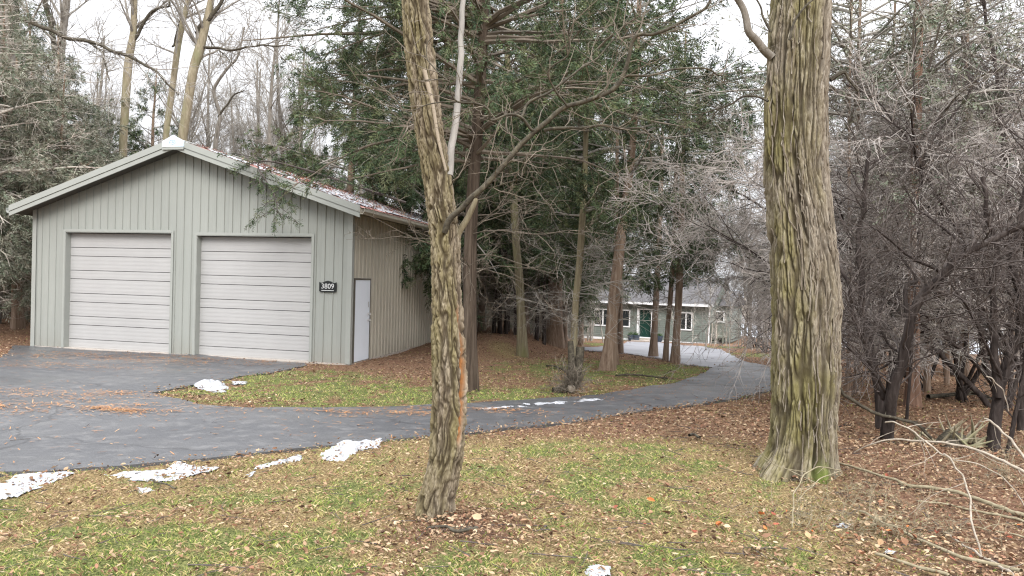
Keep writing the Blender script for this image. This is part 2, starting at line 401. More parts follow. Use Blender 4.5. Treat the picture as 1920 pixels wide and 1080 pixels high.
gx = np.concatenate([-np.geomspace(30, 900, 26)[::-1], lines([(-30, -13, .6), (-13, 12, .14), (12, 40, .5)]), np.geomspace(41, 900, 26)])
gy = np.concatenate([-np.geomspace(2, 60, 12)[::-1], lines([(-1.6, 3, .4), (3, 22, .14), (22, 40, .3), (40, 100, .8)]), np.geomspace(102, 1400, 26)])
X, Y = np.meshgrid(gx, gy); Z = gz(X, Y)
din = inpoly(DWd[::3], X, Y) | inpoly(PADd[::2], X, Y); Z = Z-np.where(din, .07, 0)
ga = _inv[0, 0]*(X-GC[0])+_inv[0, 1]*(Y-GC[1]); gb = _inv[1, 0]*(X-GC[0])+_inv[1, 1]*(Y-GC[1])
Z = Z-np.where((ga > .3) & (ga < GWID-.3) & (gb > .3) & (gb < GLEN-.3), .3, 0)
idx = np.arange(X.size).reshape(X.shape)
mb = MB(); col = np.stack([green(X, Y), straw(X, Y), np.zeros_like(X)], -1).reshape(-1, 3)
mb.add(np.stack([X, Y, Z], -1).reshape(-1, 3), np.stack([idx[:-1, :-1], idx[:-1, 1:], idx[1:, 1:], idx[1:, :-1]], -1).reshape(-1, 4), col)
m, nt, b = mat('ground', (.2, .15, .1), .95, .1)
sep = nt.nodes.new('ShaderNodeSeparateColor'); nt.links.new(attr(nt, 'Col', 0), sep.inputs[0])
na = noise(nt, 16, 6, .75); nb = noise(nt, 55, 4, .7); nc = noise(nt, 1.6, 4, .6)
leaf = ramp(nt, na, [(.34, (.035, .022, .014)), (.44, (.12, .07, .042)), (.54, (.21, .13, .08)), (.64, (.30, .205, .13)), (.76, (.38, .28, .19))])
leaf = mixc(nt, ramp(nt, nc, [(.35, g1(0)), (.7, g1(.35))]), leaf, (.21, .10, .075))
gr = ramp(nt, nb, [(.34, (.03, .035, .012)), (.46, (.08, .095, .03)), (.56, (.18, .19, .07)), (.70, (.30, .28, .12))])
st = ramp(nt, nb, [(.34, (.05, .035, .018)), (.46, (.17, .12, .06)), (.56, (.30, .22, .11)), (.70, (.42, .33, .19))])
def thr(src, k):
    ad = nt.nodes.new('ShaderNodeMath'); ad.operation = 'ADD'; nt.links.new(src, ad.inputs[0])
    sb = nt.nodes.new('ShaderNodeMath'); sb.operation = 'SUBTRACT'; nt.links.new(na, sb.inputs[0]); sb.inputs[1].default_value = .5
    ml = nt.nodes.new('ShaderNodeMath'); ml.operation = 'MULTIPLY'; ml.inputs[1].default_value = 1.6; nt.links.new(sb.outputs[0], ml.inputs[0])
    nt.links.new(ml.outputs[0], ad.inputs[1]); return ramp(nt, ad.outputs[0], [(k-.14, g1(0)), (k+.14, g1(1))])
c = mixc(nt, thr(sep.outputs[1], .5), leaf, st); c = mixc(nt, thr(sep.outputs[0], .42), c, gr)
nt.links.new(c, b.inputs['Base Color']); bump(nt, b, na, 1.0, .05); M['ground'] = m
tag(mb.build('ground', 'ground', smooth=True), kind='structure')
sheet(DWd, 'driveway', 'asphalt', .015, .35); sheet(PADd, 'parking_pad', 'pad', .02, .6)
# lake: one big level sheet beyond the shore
mb = MB(); mb.add([(8, 40, LAKE), (1200, 40, LAKE), (1200, 1300, LAKE), (8, 1300, LAKE)], [(0, 1, 2, 3)])
m, nt, b = mat('lake_ice', (.55, .60, .68), .35, .5); n1 = noise(nt, .05, 4)
nt.links.new(ramp(nt, n1, [(.3, (.50, .56, .64)), (.7, (.70, .74, .80))]), b.inputs['Base Color']); M['lake_ice'] = m
tag(mb.build('lake', 'lake_ice'), kind='structure')

# ------------------------------------------------------------------ leaves and grass lying about
def scatter(n, r0, r1, p, keep, seed, amax=47):
    r = np.random.default_rng(seed); u = r.random(n); e = 2-p
    rad = (r0**e+u*(r1**e-r0**e))**(1/e); an = np.radians(r.uniform(-amax, amax, n))
    x = rad*np.sin(an); y = rad*np.cos(an); k = keep(x, y, r); return x[k], y[k], r
def in_garage(x, y, mg=.05):
    a = _inv[0, 0]*(x-GC[0])+_inv[0, 1]*(y-GC[1]); b_ = _inv[1, 0]*(x-GC[0])+_inv[1, 1]*(y-GC[1])
    return (a > -mg) & (a < GWID+mg) & (b_ > -mg) & (b_ < GLEN+mg)
def ondrive(x, y): return inpoly(DWd[::2], x, y) | inpoly(PADd[::2], x, y)
PAL = np.array([(.15,.085,.048),(.21,.125,.072),(.27,.175,.105),(.33,.235,.15),(.07,.04,.025),(.21,.11,.068),(.36,.275,.18),(.28,.20,.125)])
def leaves(name, x, y, r, smin, smax, label, lift=.0, pal=PAL, p=None, asp=.55):
    n = len(x); z = gz(x, y)+lift+.016+r.random(n)*.02
    s = smin+(smax-smin)*r.random(n)**2.4*(1+.4*(np.hypot(x, y) > 9)); th = r.uniform(0, 2*np.pi, n); d = np.stack([np.cos(th), np.sin(th), r.normal(0, .3, n)], 1); d = unit(d)
    w = unit(np.cross(d, unit(np.stack([r.normal(0, .35, n), r.normal(0, .35, n), np.ones(n)], 1)))); up = np.cross(w, d)
    c = np.stack([x, y, z+.008], 1); cu = r.uniform(-.1, .45, n)[:, None]*s[:, None]; ww = (s*asp*r.uniform(.6, 1.1, n))[:, None]; ss = s[:, None]
    # six-vertex curled leaf: pointed tips, bent along the midrib
    V = np.stack([c-d*ss*.5+up*cu*.3, c-d*ss*.12+w*ww*.5+up*cu, c-d*ss*.1, c-d*ss*.12-w*ww*.5+up*cu*.8, c+d*ss*.22+w*ww*.38+up*cu, c+d*ss*.22-w*ww*.4+up*cu, c+d*ss*.5+up*cu*.6], 1)
    i = np.arange(n)[:, None]*7
    F = np.concatenate([i+np.array([[0,1,2,-1]]), i+np.array([[0,2,3,-1]]), i+np.array([[1,4,2,-1]])*1, i+np.array([[2,5,3,-1]]), i+np.array([[2,4,6,-1]]), i+np.array([[2,6,5,-1]])])
    F[:, 3] = 0; F = F[:, :3]
    ci = r.choice(len(pal), n, p=p); col = pal[ci]*r.uniform(.75, 1.25, (n, 1))
    mb = MB(); mb.add(V.reshape(-1, 3), F, np.repeat(col, 7, 0)); o = mb.build(name, 'leaf'); return tag(o, label, 'leaf litter', kind='stuff')
def kl(x, y, r):
    g = green(x, y); s = straw(x, y); dr = ondrive(x, y); d = (~dr | ((r.random(len(x)) < .5) & (polydist(DWd[::3], x, y) < .05+.3*r.random(len(x))**2))) & ~in_garage(x, y); return d & (r.random(len(x)) < np.clip(1.05-g*.95-s*.62, .10, 1))
x, y, r = scatter(270000, 3.3, 36, 1.8, kl, 11)
leaves('fallen_leaves', x, y, r, .014, .050, 'brown fallen leaves covering the lawn, the bank and the woodland floor')
qa = gp(1640, 1010); qb = gp(1560, 1000)
FT = gp(885, 980)
def kl2(x, y, r): return ((r.random(len(x)) < np.exp(-((x-FT[0])/.35)**2-((y-FT[1])/.25)**2)*.5) | (r.random(len(x)) < np.exp(-((x-qa[0])/1.0)**2-((y-qa[1])/.5)**2)*.8+.004)) & ~ondrive(x, y) & (y < 9)
x, y, r = scatter(6500, 3.3, 9, 1.3, kl2, 12)
leaves('maple_leaves', x, y, r, .022, .078, 'larger red, orange and cream leaves lying among the fallen sticks', .012, np.array([(.42,.13,.04),(.42,.28,.16),(.24,.07,.04),(.38,.27,.17),(.28,.14,.08),(.22,.12,.07),(.32,.20,.12)]), asp=.7)
def grassy(name, n, r0, r1, p, seed, hmin, hmax, w, label, dead):
    def k(x, y, r):
        cl = .05+2.6*np.clip(fbm(x*6, y*6, 7., 3)+.12, 0, 1); g = straw(x, y)*.95*cl if dead else green(x, y)*1.1*cl
        return ~ondrive(x, y) & ~in_garage(x, y) & (r.random(len(x)) < g+.02) & ((not dead) | (y < 30))
    x, y, r = scatter(n, r0, r1, p, k, seed); n = len(x); z = gz(x, y)
    h = r.uniform(hmin, hmax, n)*(.6 if dead else 1); th = r.uniform(0, 2*np.pi, n); d = np.stack([np.cos(th), np.sin(th), np.zeros(n)], 1); th2 = r.uniform(0, 2*np.pi, n)
    q = np.stack([np.cos(th2), np.sin(th2), np.zeros(n)], 1); c = np.stack([x, y, z-.004], 1); lean = r.uniform(.5, 2.2, n)[:, None] if dead else r.uniform(.2, 1.1, n)[:, None]
    ws = w*np.maximum(1, np.hypot(x, y)/8)[:, None]; hh = h[:, None]
    V = np.stack([c-q*ws, c+q*ws, c+d*hh*lean*.4+q*ws*.7+np.array([0, 0, 1])*hh*.6, c+d*hh*lean+np.array([0, 0, 1])*hh*.85], 1)
    i = np.arange(n)[:, None]*4; F = np.concatenate([i+np.array([[0, 1, 2]]), i+np.array([[0, 2, 3]])])
    P = np.array([(.32,.24,.12),(.46,.36,.19),(.18,.12,.06),(.56,.46,.27)]) if dead else np.array([(.08,.13,.03),(.18,.25,.055),(.32,.36,.09),(.45,.39,.17)])
    col = P[r.choice(4, n)]*r.uniform(.8, 1.2, (n, 1))
    mb = MB(); mb.add(V.reshape(-1, 3), F, np.repeat(col, 4, 0)); tag(mb.build(name, 'blade'), label, 'grass', kind='stuff')
grassy('grass', 420000, 3.4, 15, 1.7, 21, .015, .042, .0014, 'short green lawn grass growing in patches', False)
grassy('lawn_grass', 130000, 11, 62, 1.6, 22, .03, .07, .0022, 'greener lawn grass on the island and near the house', False)
grassy('dead_grass', 300000, 3.4, 26, 1.7, 23, .02, .060, .0013, 'straw coloured dead grass among the fallen leaves', True)

# needle litter in drifts on the asphalt
NP = [(50,765,.9,.12,900),(225,768,.25,.12,350),(110,736,.8,.15,350),(130,747,.5,.1,200),(250,742,.3,.08,120),(690,778,.35,.12,200),(785,772,.3,.1,260),(915,773,.35,.1,160),(965,773,.3,.08,120),(60,686,1.6,.25,900),
      (170,668,1.3,.3,1100),(330,680,.7,.15,500),(420,676,.9,.12,300),(240,672,1.2,.25,600),(520,683,.5,.15,250),(500,760,.6,.2,60),(300,700,3.,1.5,300),(500,780,2.5,1.2,260),(200,820,2.,1.,200),(820,790,2,.8,150),(1330,700,1.2,1.2,500),(1250,730,2,.8,400),(1150,740,1,.3,200),(1390,705,2,1.5,300),(300,757,1.5,.3,120)]
mb = MB(); r = np.random.default_rng(31)
for px, py, sx_, sy_, n in NP:
    q = gp(px, py); n = int(n*2.2); sy_ *= 1.7; sx_ *= 1.2; x = q[0]+r.normal(0, sx_, n); y = q[1]+r.normal(0, sy_, n); k = inpoly(DWd[::2], x, y) & (r.random(n) < .15+2.2*np.clip(fbm(x*1.6, y*3.2, 3., 3)+.12, 0, .5)); x, y = x[k], y[k]; n = len(x)
    if not n: continue
    th = r.uniform(0, np.pi, n); l = r.uniform(.03, .09, n)[:, None]; w = .004
    d = np.stack([np.cos(th), np.sin(th), r.normal(0, .1, n)], 1); e = np.stack([-d[:, 1], d[:, 0], np.zeros(n)], 1); c = np.stack([x, y, gz(x, y)+.022+r.random(n)*.012], 1)
    P = np.array([(.42,.20,.08),(.30,.15,.07),(.48,.29,.15),(.15,.08,.05)]); col = P[r.choice(4, n, p=[.35,.3,.2,.15])]
    V = np.stack([c-d*l/2-e*w, c-d*l/2+e*w, c+d*l/2+e*w, c+d*l/2-e*w], 1); i = np.arange(n)[:, None]*4
    mb.add(V.reshape(-1, 3), i+np.array([[0, 1, 2, 3]]), np.repeat(col, 4, 0))
tag(mb.build('needle_litter', 'needles'), 'orange brown cedar needle drifts lying on the wet asphalt', 'needle litter', kind='stuff')

# ------------------------------------------------------------------ snow
def snow_patch(px, label, h=.022, cell=.025, seed=0, onroad=0, thr_=.007):
    P = gpoly(px); P = densify(P, .08, .06); lo = P.min(0); hi = P.max(0)
    x = np.arange(lo[0], hi[0]+cell, cell); y = np.arange(lo[1], hi[1]+cell, cell); X, Y = np.meshgrid(x, y)
    ins = inpoly(P, X, Y); d = polydist(P, X, Y)*np.where(ins, 1, -1)
    n = fbm(X*5, Y*5, seed+.5, 4); H = h*sstep(0, .16, d)*(1+.8*n)+.050*n+.000+thr_; H = np.where(d < 0, -.02, H)
    k = H > -.004; Z = gz(X, Y)+onroad+np.maximum(H, -.004); idx = np.arange(X.size).reshape(X.shape)
    fk = (k[:-1, :-1] & k[1:, 1:] & k[:-1, 1:] & k[1:, :-1]).ravel()
    F = np.stack([idx[:-1, :-1], idx[:-1, 1:], idx[1:, 1:], idx[1:, :-1]], -1).reshape(-1, 4)[fk]
    if len(F) == 0: return
    u, inv = np.unique(F, return_inverse=True); F = inv.reshape(-1, 4); c = X.size
    V = np.stack([X, Y, Z], -1).reshape(-1, 3)[u]; o = V.mean(0)
    mb = MB(); mb.add(V, F); ob = mb.build('snow_patch', 'snow', smooth=True); tag(ob, label, 'snow patch', 'melting snow patches')
snow_patch([(0,907),(30,892),(80,886),(155,884),(125,894),(110,905),(70,920),(40,934),(0,940),(-90,945),(-90,905)], 'white snow patch beside the asphalt at the lower left, farthest left along the drive edge', seed=1)
snow_patch([(190,893),(240,884),(310,880),(330,868),(370,873),(415,878),(410,885),(340,900),(300,905),(240,903)], 'long flat snow patch second from the left along the near edge of the drive', seed=2)
snow_patch([(448,892),(470,883),(475,872),(520,865),(560,852),(572,856),(565,868),(520,877),(480,882),(470,895),(452,897)], 'narrow broken snow patch in the middle along the near drive edge', seed=3)
snow_patch([(586,858),(610,850),(625,834),(660,828),(695,830),(705,822),(714,828),(712,842),(690,842),(670,852),(645,864),(600,864)], 'lumpy snow patch just left of the leaning furrowed tree, at the drive edge', h=.040, seed=4)
snow_patch([(360,724),(375,715),(400,714),(420,719),(434,730),(425,736),(400,737),(385,733),(372,730)], 'small snow heap on the pointed end of the grass island', h=.06, seed=5)
snow_patch([(430,716),(464,716),(462,723),(436,724)], 'tiny snow scrap right of the snow heap on the grass island', seed=6)
snow_patch([(885,769),(960,761),(1050,753),(1140,746),(1152,751),(1060,760),(960,769),(900,772)], 'thin streak of snow lying on the asphalt of the curving drive', h=.016, seed=7, onroad=.018, thr_=-.0135)
snow_patch([(1560,984),(1575,977),(1600,985),(1594,993),(1570,992)], 'small white snow scrap among sticks below the thick tree', seed=8, h=.03, cell=.012)
snow_patch([(1652,1036),(1668,1030),(1682,1036),(1672,1044),(1656,1044)], 'tiny snow scrap among red leaves at the lower right', seed=9, h=.03, cell=.012)
snow_patch([(255,915),(275,912),(298,922),(280,927),(262,925)], 'little snow scrap in the leaves below the long snow patch', seed=10, h=.02, cell=.012)
snow_patch([(1088,1072),(1110,1062),(1150,1070),(1148,1083),(1100,1086)], 'snow scrap in the grass at the bottom edge of the lawn', seed=11, h=.03, cell=.012)
# ------------------------------------------------------------------ garage
def siding(key, base):
    m, nt, b = mat(key, base, .42, .4)
    n = noise(nt, 1.5, 5, .6, (1, 1, .25)); c = ramp(nt, n, [(.3, tuple(v*.93 for v in base)), (.7, tuple(min(1, v*1.05) for v in base))]); b.inputs['Roughness'].default_value = .6
    c = mixc(nt, ramp(nt, noise(nt, 7, 5, .7, (1, 1, .06)), [(.55, g1(0)), (.75, g1(.28))]), c, tuple(v*.6 for v in base))
    # splash-up dirt near the bottom
    tc_ = nt.nodes.new('ShaderNodeTexCoord'); s_ = nt.nodes.new('ShaderNodeSeparateXYZ'); nt.links.new(tc_.outputs['Object'], s_.inputs[0])
    mp = nt.nodes.new('ShaderNodeMapRange'); mp.inputs[1].default_value = FLOOR+.02; mp.inputs[2].default_value = FLOOR+.55; mp.inputs[3].default_value = .5; mp.inputs[4].default_value = 0
    nt.links.new(s_.outputs[2], mp.inputs[0]); mu = nt.nodes.new('ShaderNodeMath'); mu.operation = 'MULTIPLY'; nt.links.new(mp.outputs[0], mu.inputs[0]); nt.links.new(noise(nt, 7, 5, .7), mu.inputs[1])
    nt.links.new(mixc(nt, mu.outputs[0], c, (.22, .19, .15)), b.inputs['Base Color']); M[key] = m
siding('sage_siding', (.272, .284, .262)); siding('side_tint_siding', (.43, .40, .335))  # second is the side wall's copy, brown light off the woods put into its colour
simple('trim_sage', (.295, .307, .285), .4, .05, 3); simple('side_tint_trim', (.36, .335, .28), .4, .06, 3)  # second trim carries the side wall's warm light tint, for the right gutter
simple('door_metal', (.36, .357, .352), .6, .05, 1.2); simple('door_white', (.72, .77, .84), .85, .02, 3, spec=.1); simple('frame_dark', (.10, .09, .075), .7, .1, 8)
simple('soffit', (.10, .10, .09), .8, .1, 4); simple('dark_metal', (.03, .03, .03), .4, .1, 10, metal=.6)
simple('plaque_black', (.012, .014, .014), .4, .1, 10); simple('plaque_letter', (.55, .56, .56), .5, .03, 10)
simple('cap_blue', (.62, .72, .80), .4, .04, 4); simple('cap_letter', (.33, .42, .50), .5, .05, 4); simple('steel', (.45, .45, .45), .35, .1, 8, metal=.8)
simple('concrete', (.42, .38, .34), .9, .2, 9, bmp=.4); simple('black_gap', (.015, .015, .015), .9, .1, 5)
m, nt, b = mat('roof_red', (.30, .15, .13), .55, .3)
n = noise(nt, 5, 6, .7); nt.links.new(ramp(nt, n, [(.3, (.13, .065, .055)), (.5, (.30, .14, .12)), (.7, (.42, .26, .22))]), b.inputs['Base Color']); M['roof_red'] = m
gar = thing('metal_garage', 'sage green ribbed metal pole building with two roll up doors', 'garage', G(0, 0, 0), absolute=True)
HE, PITCHR = 3.62, .33
def top(a): return HE+PITCHR*(GWID/2-np.abs(a-GWID/2))
DOORS = [(1.02, 4.18, 3.0), (4.91, 8.15, 3.05)]      # a0, a1, height
REC = .22
def ribs(a0, a1, pitch, w=.036, d=.024, minor=True):
    A = [a0]; O = [0.]; k = math.ceil(a0/pitch)*pitch
    while k < a1-w:
        if k > a0+w:
            A += [k-w/2, k-w/4, k+w/4, k+w/2]; O += [0, d, d, 0]
            m1 = k+pitch/2
            if minor and m1 < a1-w: A += [m1-.016, m1, m1+.016]; O += [0, .004, 0]
        k += pitch
    A.append(a1); O.append(0.); return A, O
def wall(mb, a0, a1, bot, topf, P, outd, pitch=.2286):
    A, O = ribs(a0, a1, pitch); A = np.array(A); O = np.array(O)
    if callable(topf) and a0 < GWID/2 < a1 and P is PF:
        i = np.searchsorted(A, GWID/2); o = np.interp(GWID/2, A, O); A = np.insert(A, i, GWID/2); O = np.insert(O, i, o)
    T = topf(A) if callable(topf) else np.full(len(A), topf); B = np.full(len(A), bot)
    V = np.concatenate([P(A, O, B), P(A, O, T)]); n = len(A); i = np.arange(n-1); mb.add(V, np.stack([i, i+1, i+1+n, i+n], 1))
PF = lambda a, o, h: G(a, -np.asarray(o), h)              # front plane, outwards = -b
PR = lambda a, o, h: G(-np.asarray(o), a, h)              # right wall
mb = MB(); xs = [0]+[v for d in DOORS for v in d[:2]]+[GWID]
for i in range(0, 6, 2): wall(mb, xs[i], xs[i+1], .04, top, PF, 0)
for a0, a1, h in DOORS: wall(mb, a0, a1, h, top, PF, 0)
mb.build('front_wall', 'sage_siding', gar)
mb = MB(); wall(mb, 0, GLEN, .04, HE, PR, 0); mb.build('side_wall', 'side_tint_siding', gar)
mb = MB(); wall(mb, 0, GLEN, .04, HE, lambda a, o, h: G(GWID+np.asarray(o), a, h), 0); mb.build('side_wall', 'sage_siding', gar)
mb = MB(); wall(mb, 0, GWID, .04, top, lambda a, o, h: G(a, GLEN+np.asarray(o), h), 0); mb.build('rear_wall', 'sage_siding', gar)
# concrete grade strip
mb = MB(); mb.box((-.02, -.02, -.5), (GWID+.02, GLEN+.02, .035), lambda a, b_, h: G(a, b_, h)); mb.build('foundation', 'concrete', gar)
# corner trims, jambs, headers
for a in (0, GWID):
    mb = MB(); s = 1 if a == 0 else -1
    mb.box((a-.035*s, -.035, .02), (a+.09*s, -.021, HE+.02), lambda p, q, h: G(p, q, h))
    mb.box((a-.035*s, -.0215, .02), (a-.021*s, .09, HE-.02), lambda p, q, h: G(p, q, h)); mb.build('corner_trim', 'trim_sage', gar)
mb = MB()
for b_ in (GLEN,): mb.box((-.035, b_-.10, .02), (-.021, b_+.03, HE-.02), lambda p, q, h: G(p, q, h))
mb.build('corner_trim', 'trim_sage', gar)
mb = MB(); mb.box((-.034, GLEN+.004, .02), (.12, GLEN+.034, HE-.02), lambda p, q, h: G(p, q, h)); mb.build('corner_trim', 'trim_sage', gar)
for a0, a1, H in DOORS:
    fr = MB(); bx = lambda c0, c1: fr.box(c0, c1, lambda p, q, h: G(p, q, h))
    bx((a0-.002, -.026, .03), (a0+.012, REC, H)); bx((a1-.012, -.026, .03), (a1+.002, REC, H)); bx((a0+.012, -.026, H-.012), (a1-.012, REC, H+.003))
    bx((a0-.06, -.032, .03), (a0-.002, -.022, H+.06)); bx((a1+.002, -.032, .03), (a1+.06, -.022, H+.06)); bx((a0-.002, -.034, H+.004), (a1+.002, -.020, H+.07))
    dr = MB(); sec = (H-.05)/5; hz = []; dz = []
    for k in range(5):
        z0 = .03+k*sec
        for f_, o in [(0, -.012), (.010, -.012), (.014, 0), (.09, 0), (.095, .0015), (.17, .0015), (.175, 0), (.25, 0), (.255, .0015), (.32, .0015), (.325, 0), (.360, 0), (.363, -.022), (.385, -.022), (.388, 0), (.48, 0), (.485, .0015), (.56, .0015), (.565, 0), (.64, 0), (.645, .0015), (.72, .0015), (.725, 0), (.80, 0), (.805, .0015), (.88, .0015), (.885, 0), (.985, 0), (.989, -.012)]:
            hz.append(z0+f_*sec); dz.append(o)
    hz = np.array(hz); dz = np.array(dz)-.0; n = len(hz); bb = REC-.06-dz
    V = np.concatenate([G(a0+.012, bb, hz), G(a1-.012, bb, hz)]); i = np.arange(n-1); dr.add(V, np.stack([i+n, i, i+1, i+1+n], 1))
    dm = thing_part = dr.build('garage_door', 'door_metal', gar)
    s = MB(); 
    for k in range(5):
        for f_ in (.374,):
            z = .03+(k+f_)*sec; s.box((a0+.014, REC-.0395, z-.004), (a1-.014, REC-.037, z+.005), lambda p, q, h: G(p, q, h))
        z = .03+k*sec; 
        if k: s.box((a0+.014, REC-.049, z-.007), (a1-.014, REC-.0475, z+.008), lambda p, q, h: G(p, q, h))
    s.box((a0+.014, REC-.075, .004), (a1-.014, REC-.055, .03), lambda p, q, h: G(p, q, h))
    s.build('seam', 'dark_metal', dm)
    fr.build('door_frame', 'trim_sage', gar)
# side door with handle, deadbolt and lock plate
D0, D1, DH = .20, 1.13, 2.0
fr = MB(); bx = lambda c0, c1: fr.box(c0, c1, lambda q, o, h: G(-o, q, h))
bx((D0-.03, .0, .03), (D0, .038, DH+.04)); bx((D1, .0, .03), (D1+.03, .038, DH+.04)); bx((D0, 0, DH), (D1, .038, DH+.04)); fr.build('door_frame', 'frame_dark', gar)
dr = MB(); dr.box((D0+.004, .0, .05), (D1-.004, .03, DH-.004), lambda q, o, h: G(-o, q, h)); sd_ = dr.build('side_door', 'door_white', gar)
for zz, nm_ in ((1.02, 'handle'), (1.17, 'deadbolt')):
    hd = MB(); c = G(-.03, D1-.09, zz); e = G(-.085, D1-.09, zz); hd.tubes(np.array([c, (c+e)/2, e]), np.array([.030, .014, .028]), 8); hd.build(nm_, 'steel', sd_)
hd = MB(); hd.box((D1-.12, .031, 1.33), (D1-.07, .04, 1.47), lambda q, o, h: G(-o, q, h)); hd.build('keypad', 'steel', sd_)
# roof
OV, OG = .38, .42
def RF(s, a_off, b_, lift=0):      # s = -1 right slope, +1 left; a_off = horizontal distance from ridge
    a = GWID/2+s*a_off; h = HE+.16+PITCHR*(GWID/2-a_off)+lift; return G(a, b_, h)
half = GWID/2+OV
for s in (-1, 1):
    A, O = ribs(-OG, GLEN+OG, .2286, .05, .022); A = np.array(A); O = np.array(O); n = len(A)
    V = np.concatenate([RF(s, 0., A, O), RF(s, half+.04, A, O)]); i = np.arange(n-1); mb = MB()
    mb.add(V, np.stack([i, i+1, i+1+n, i+n], 1) if s > 0 else np.stack([i+1, i, i+n, i+1+n], 1)); mb.build('roof_panel', 'roof_red', gar)
    # soffit, rake, fascia
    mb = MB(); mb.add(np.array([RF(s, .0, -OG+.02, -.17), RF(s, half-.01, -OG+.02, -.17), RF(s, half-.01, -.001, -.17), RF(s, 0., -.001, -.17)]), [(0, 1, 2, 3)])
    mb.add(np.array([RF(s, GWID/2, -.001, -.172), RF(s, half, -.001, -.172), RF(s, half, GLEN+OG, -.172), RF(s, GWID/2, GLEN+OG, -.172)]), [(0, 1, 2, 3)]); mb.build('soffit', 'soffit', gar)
    for bq in ((-OG-.03, -OG), (GLEN+OG, GLEN+OG+.03)):
        rk = MB()
        for (l0, l1, pr) in ((-.115, .035, .012), (-.235, -.135, .0), (-.135, -.115, -.015)):
            b0, b1 = bq; b0 -= pr
            rk.hexa(np.array([RF(s, 0, b0, l0), RF(s, half, b0, l0), RF(s, half, b1, l0), RF(s, 0, b1, l0), RF(s, 0, b0, l1), RF(s, half, b0, l1), RF(s, half, b1, l1), RF(s, 0, b1, l1)]))
        rk.build('rake_trim', 'trim_sage', gar)
    # eave gutter (K profile)
    ga_ = [(0, -.02), (0, -.16), (.07, -.16), (.11, -.10), (.11, -.03), (.12, -.02), (.10, -.02), (.10, -.09), (.065, -.145), (.012, -.145), (.012, -.02)]
    gt = MB(); pr = []
    for b_ in (-OG-.02, GLEN+OG+.02): pr.append(np.array([RF(s, half+u, b_, 0)*[1, 1, 0]+[0, 0, RF(s, half, b_, 0)[2]+w] for u, w in ga_]))
    V = np.concatenate(pr); n = len(ga_); i = np.arange(n); gt.add(V, np.stack([i, (i+1) % n, (i+1) % n+n, i+n], 1)); gt.add(pr[0], [(0, 1, 9, 10), (1, 2, 8, 9), (2, 3, 7, 8), (3, 4, 6, 7)])
    gt.build('gutter', 'side_tint_trim' if s < 0 else 'trim_sage', gar)
# ridge cap and pale blue end cap with faint letters
mb = MB()
for s in (-1, 1):
    mb.hexa(np.array([RF(s, 0, -OG-.03, .03), RF(s, .18, -OG-.03, .03), RF(s, .18, GLEN+OG, .03), RF(s, 0, GLEN+OG, .03), RF(s, 0, -OG-.03, .05), RF(s, .18, -OG-.03, .05), RF(s, .18, GLEN+OG, .05), RF(s, 0, GLEN+OG, .05)]))
mb.build('ridge_cap', 'trim_sage', gar)
c = GWID/2; hr = HE+.16+PITCHR*GWID/2
mb = MB(); 
o = [(-.30, -.19), (.30, -.19), (.30, -.05), (.10, .045), (0, .10), (-.10, .045), (-.30, -.05)]
V = np.array([G(c+u, -OG-.075, hr+w) for u, w in o]+[G(c+u, -OG-.02, hr+w) for u, w in o]); n = len(o); i = np.arange(n)
mb.add(V, np.stack([i, (i+1) % n, (i+1) % n+n, i+n], 1)); mb.add(V[:n], [(0, 1, 2, 6), (6, 2, 3, 5)]); mb.add(V[[3, 4, 5]], [(0, 1, 2)]); cap = mb.build('end_cap', 'cap_blue', gar)
mb = MB(); mb.box((c-.30, -OG-.07, hr-.255), (c+.30, -OG-.03, hr-.20), lambda p, q, h: G(p, q, h)); mb.build('end_cap_lip', 'trim_sage', gar)
def text(s, size, center, name, material, parent, normal_in=None, italic=0.0):
    cu = bpy.data.curves.new('t', 'FONT'); cu.body = s; cu.size = size; cu.align_x = 'CENTER'; cu.align_y = 'CENTER'; cu.extrude = .003; cu.shear = italic
    cu.resolution_u = 4
    ob = bpy.data.objects.new('t', cu); S.collection.objects.link(ob); dg = bpy.context.evaluated_depsgraph_get(); dg.update()
    me = bpy.data.meshes.new_from_object(ob.evaluated_get(dg)); bpy.data.objects.remove(ob)
    n = len(me.vertices); co = np.zeros(n*3); me.vertices.foreach_get('co', co); co = co.reshape(-1, 3)
    Rt = -GU; Nn = np.array([GU[1], -GU[0], 0.]); Nn = -Nn if Nn[1] > 0 else Nn
    w = np.array(center)+co[:, :1]*Rt+co[:, 1:2]*np.array([0, 0, 1])+co[:, 2:3]*Nn
    me.vertices.foreach_set('co', w.ravel()); me.materials.clear(); me.materials.append(M[material]); me.update()
    o = bpy.data.objects.new(name, me); S.collection.objects.link(o); o.parent = parent
    o.matrix_parent_inverse = Matrix.Translation(-parent.location) if parent.get('_abs') else Matrix()
    return o
text('FBi', .17, G(c+.02, -OG-.078, hr-.085), 'lettering', 'cap_letter', cap, italic=.3)
# address plaque: a thing hung on the wall
pa, ph = .57, 1.84
pq = thing('address_plaque', 'black arched house number plaque reading 3809 on the front wall', 'address sign', G(pa, -.024, ph), absolute=True)
mb = MB(); o = [(-.22, -.12), (-.18, -.14), (.18, -.14), (.22, -.12), (.22, .09), (.19, .075), (.14, .075), (.08, .105), (0, .125), (-.08, .105), (-.14, .075), (-.19, .075), (-.22, .09)]
n = len(o); V = np.array([G(pa+u, -.05, ph+w) for u, w in o]+[G(pa+u, -.022, ph+w) for u, w in o]+[G(pa, -.05, ph), G(pa, -.022, ph)]); i = np.arange(n)
mb.add(V, np.concatenate([np.stack([i, (i+1) % n, (i+1) % n+n, i+n], 1)])); mb.add(V, np.stack([i, (i+1) % n, np.full(n, 2*n)], 1)); mb.build('plate', 'plaque_black', pq)
text('3809', .17, G(pa, -.052, ph-.01), 'digits', 'plaque_letter', pq)
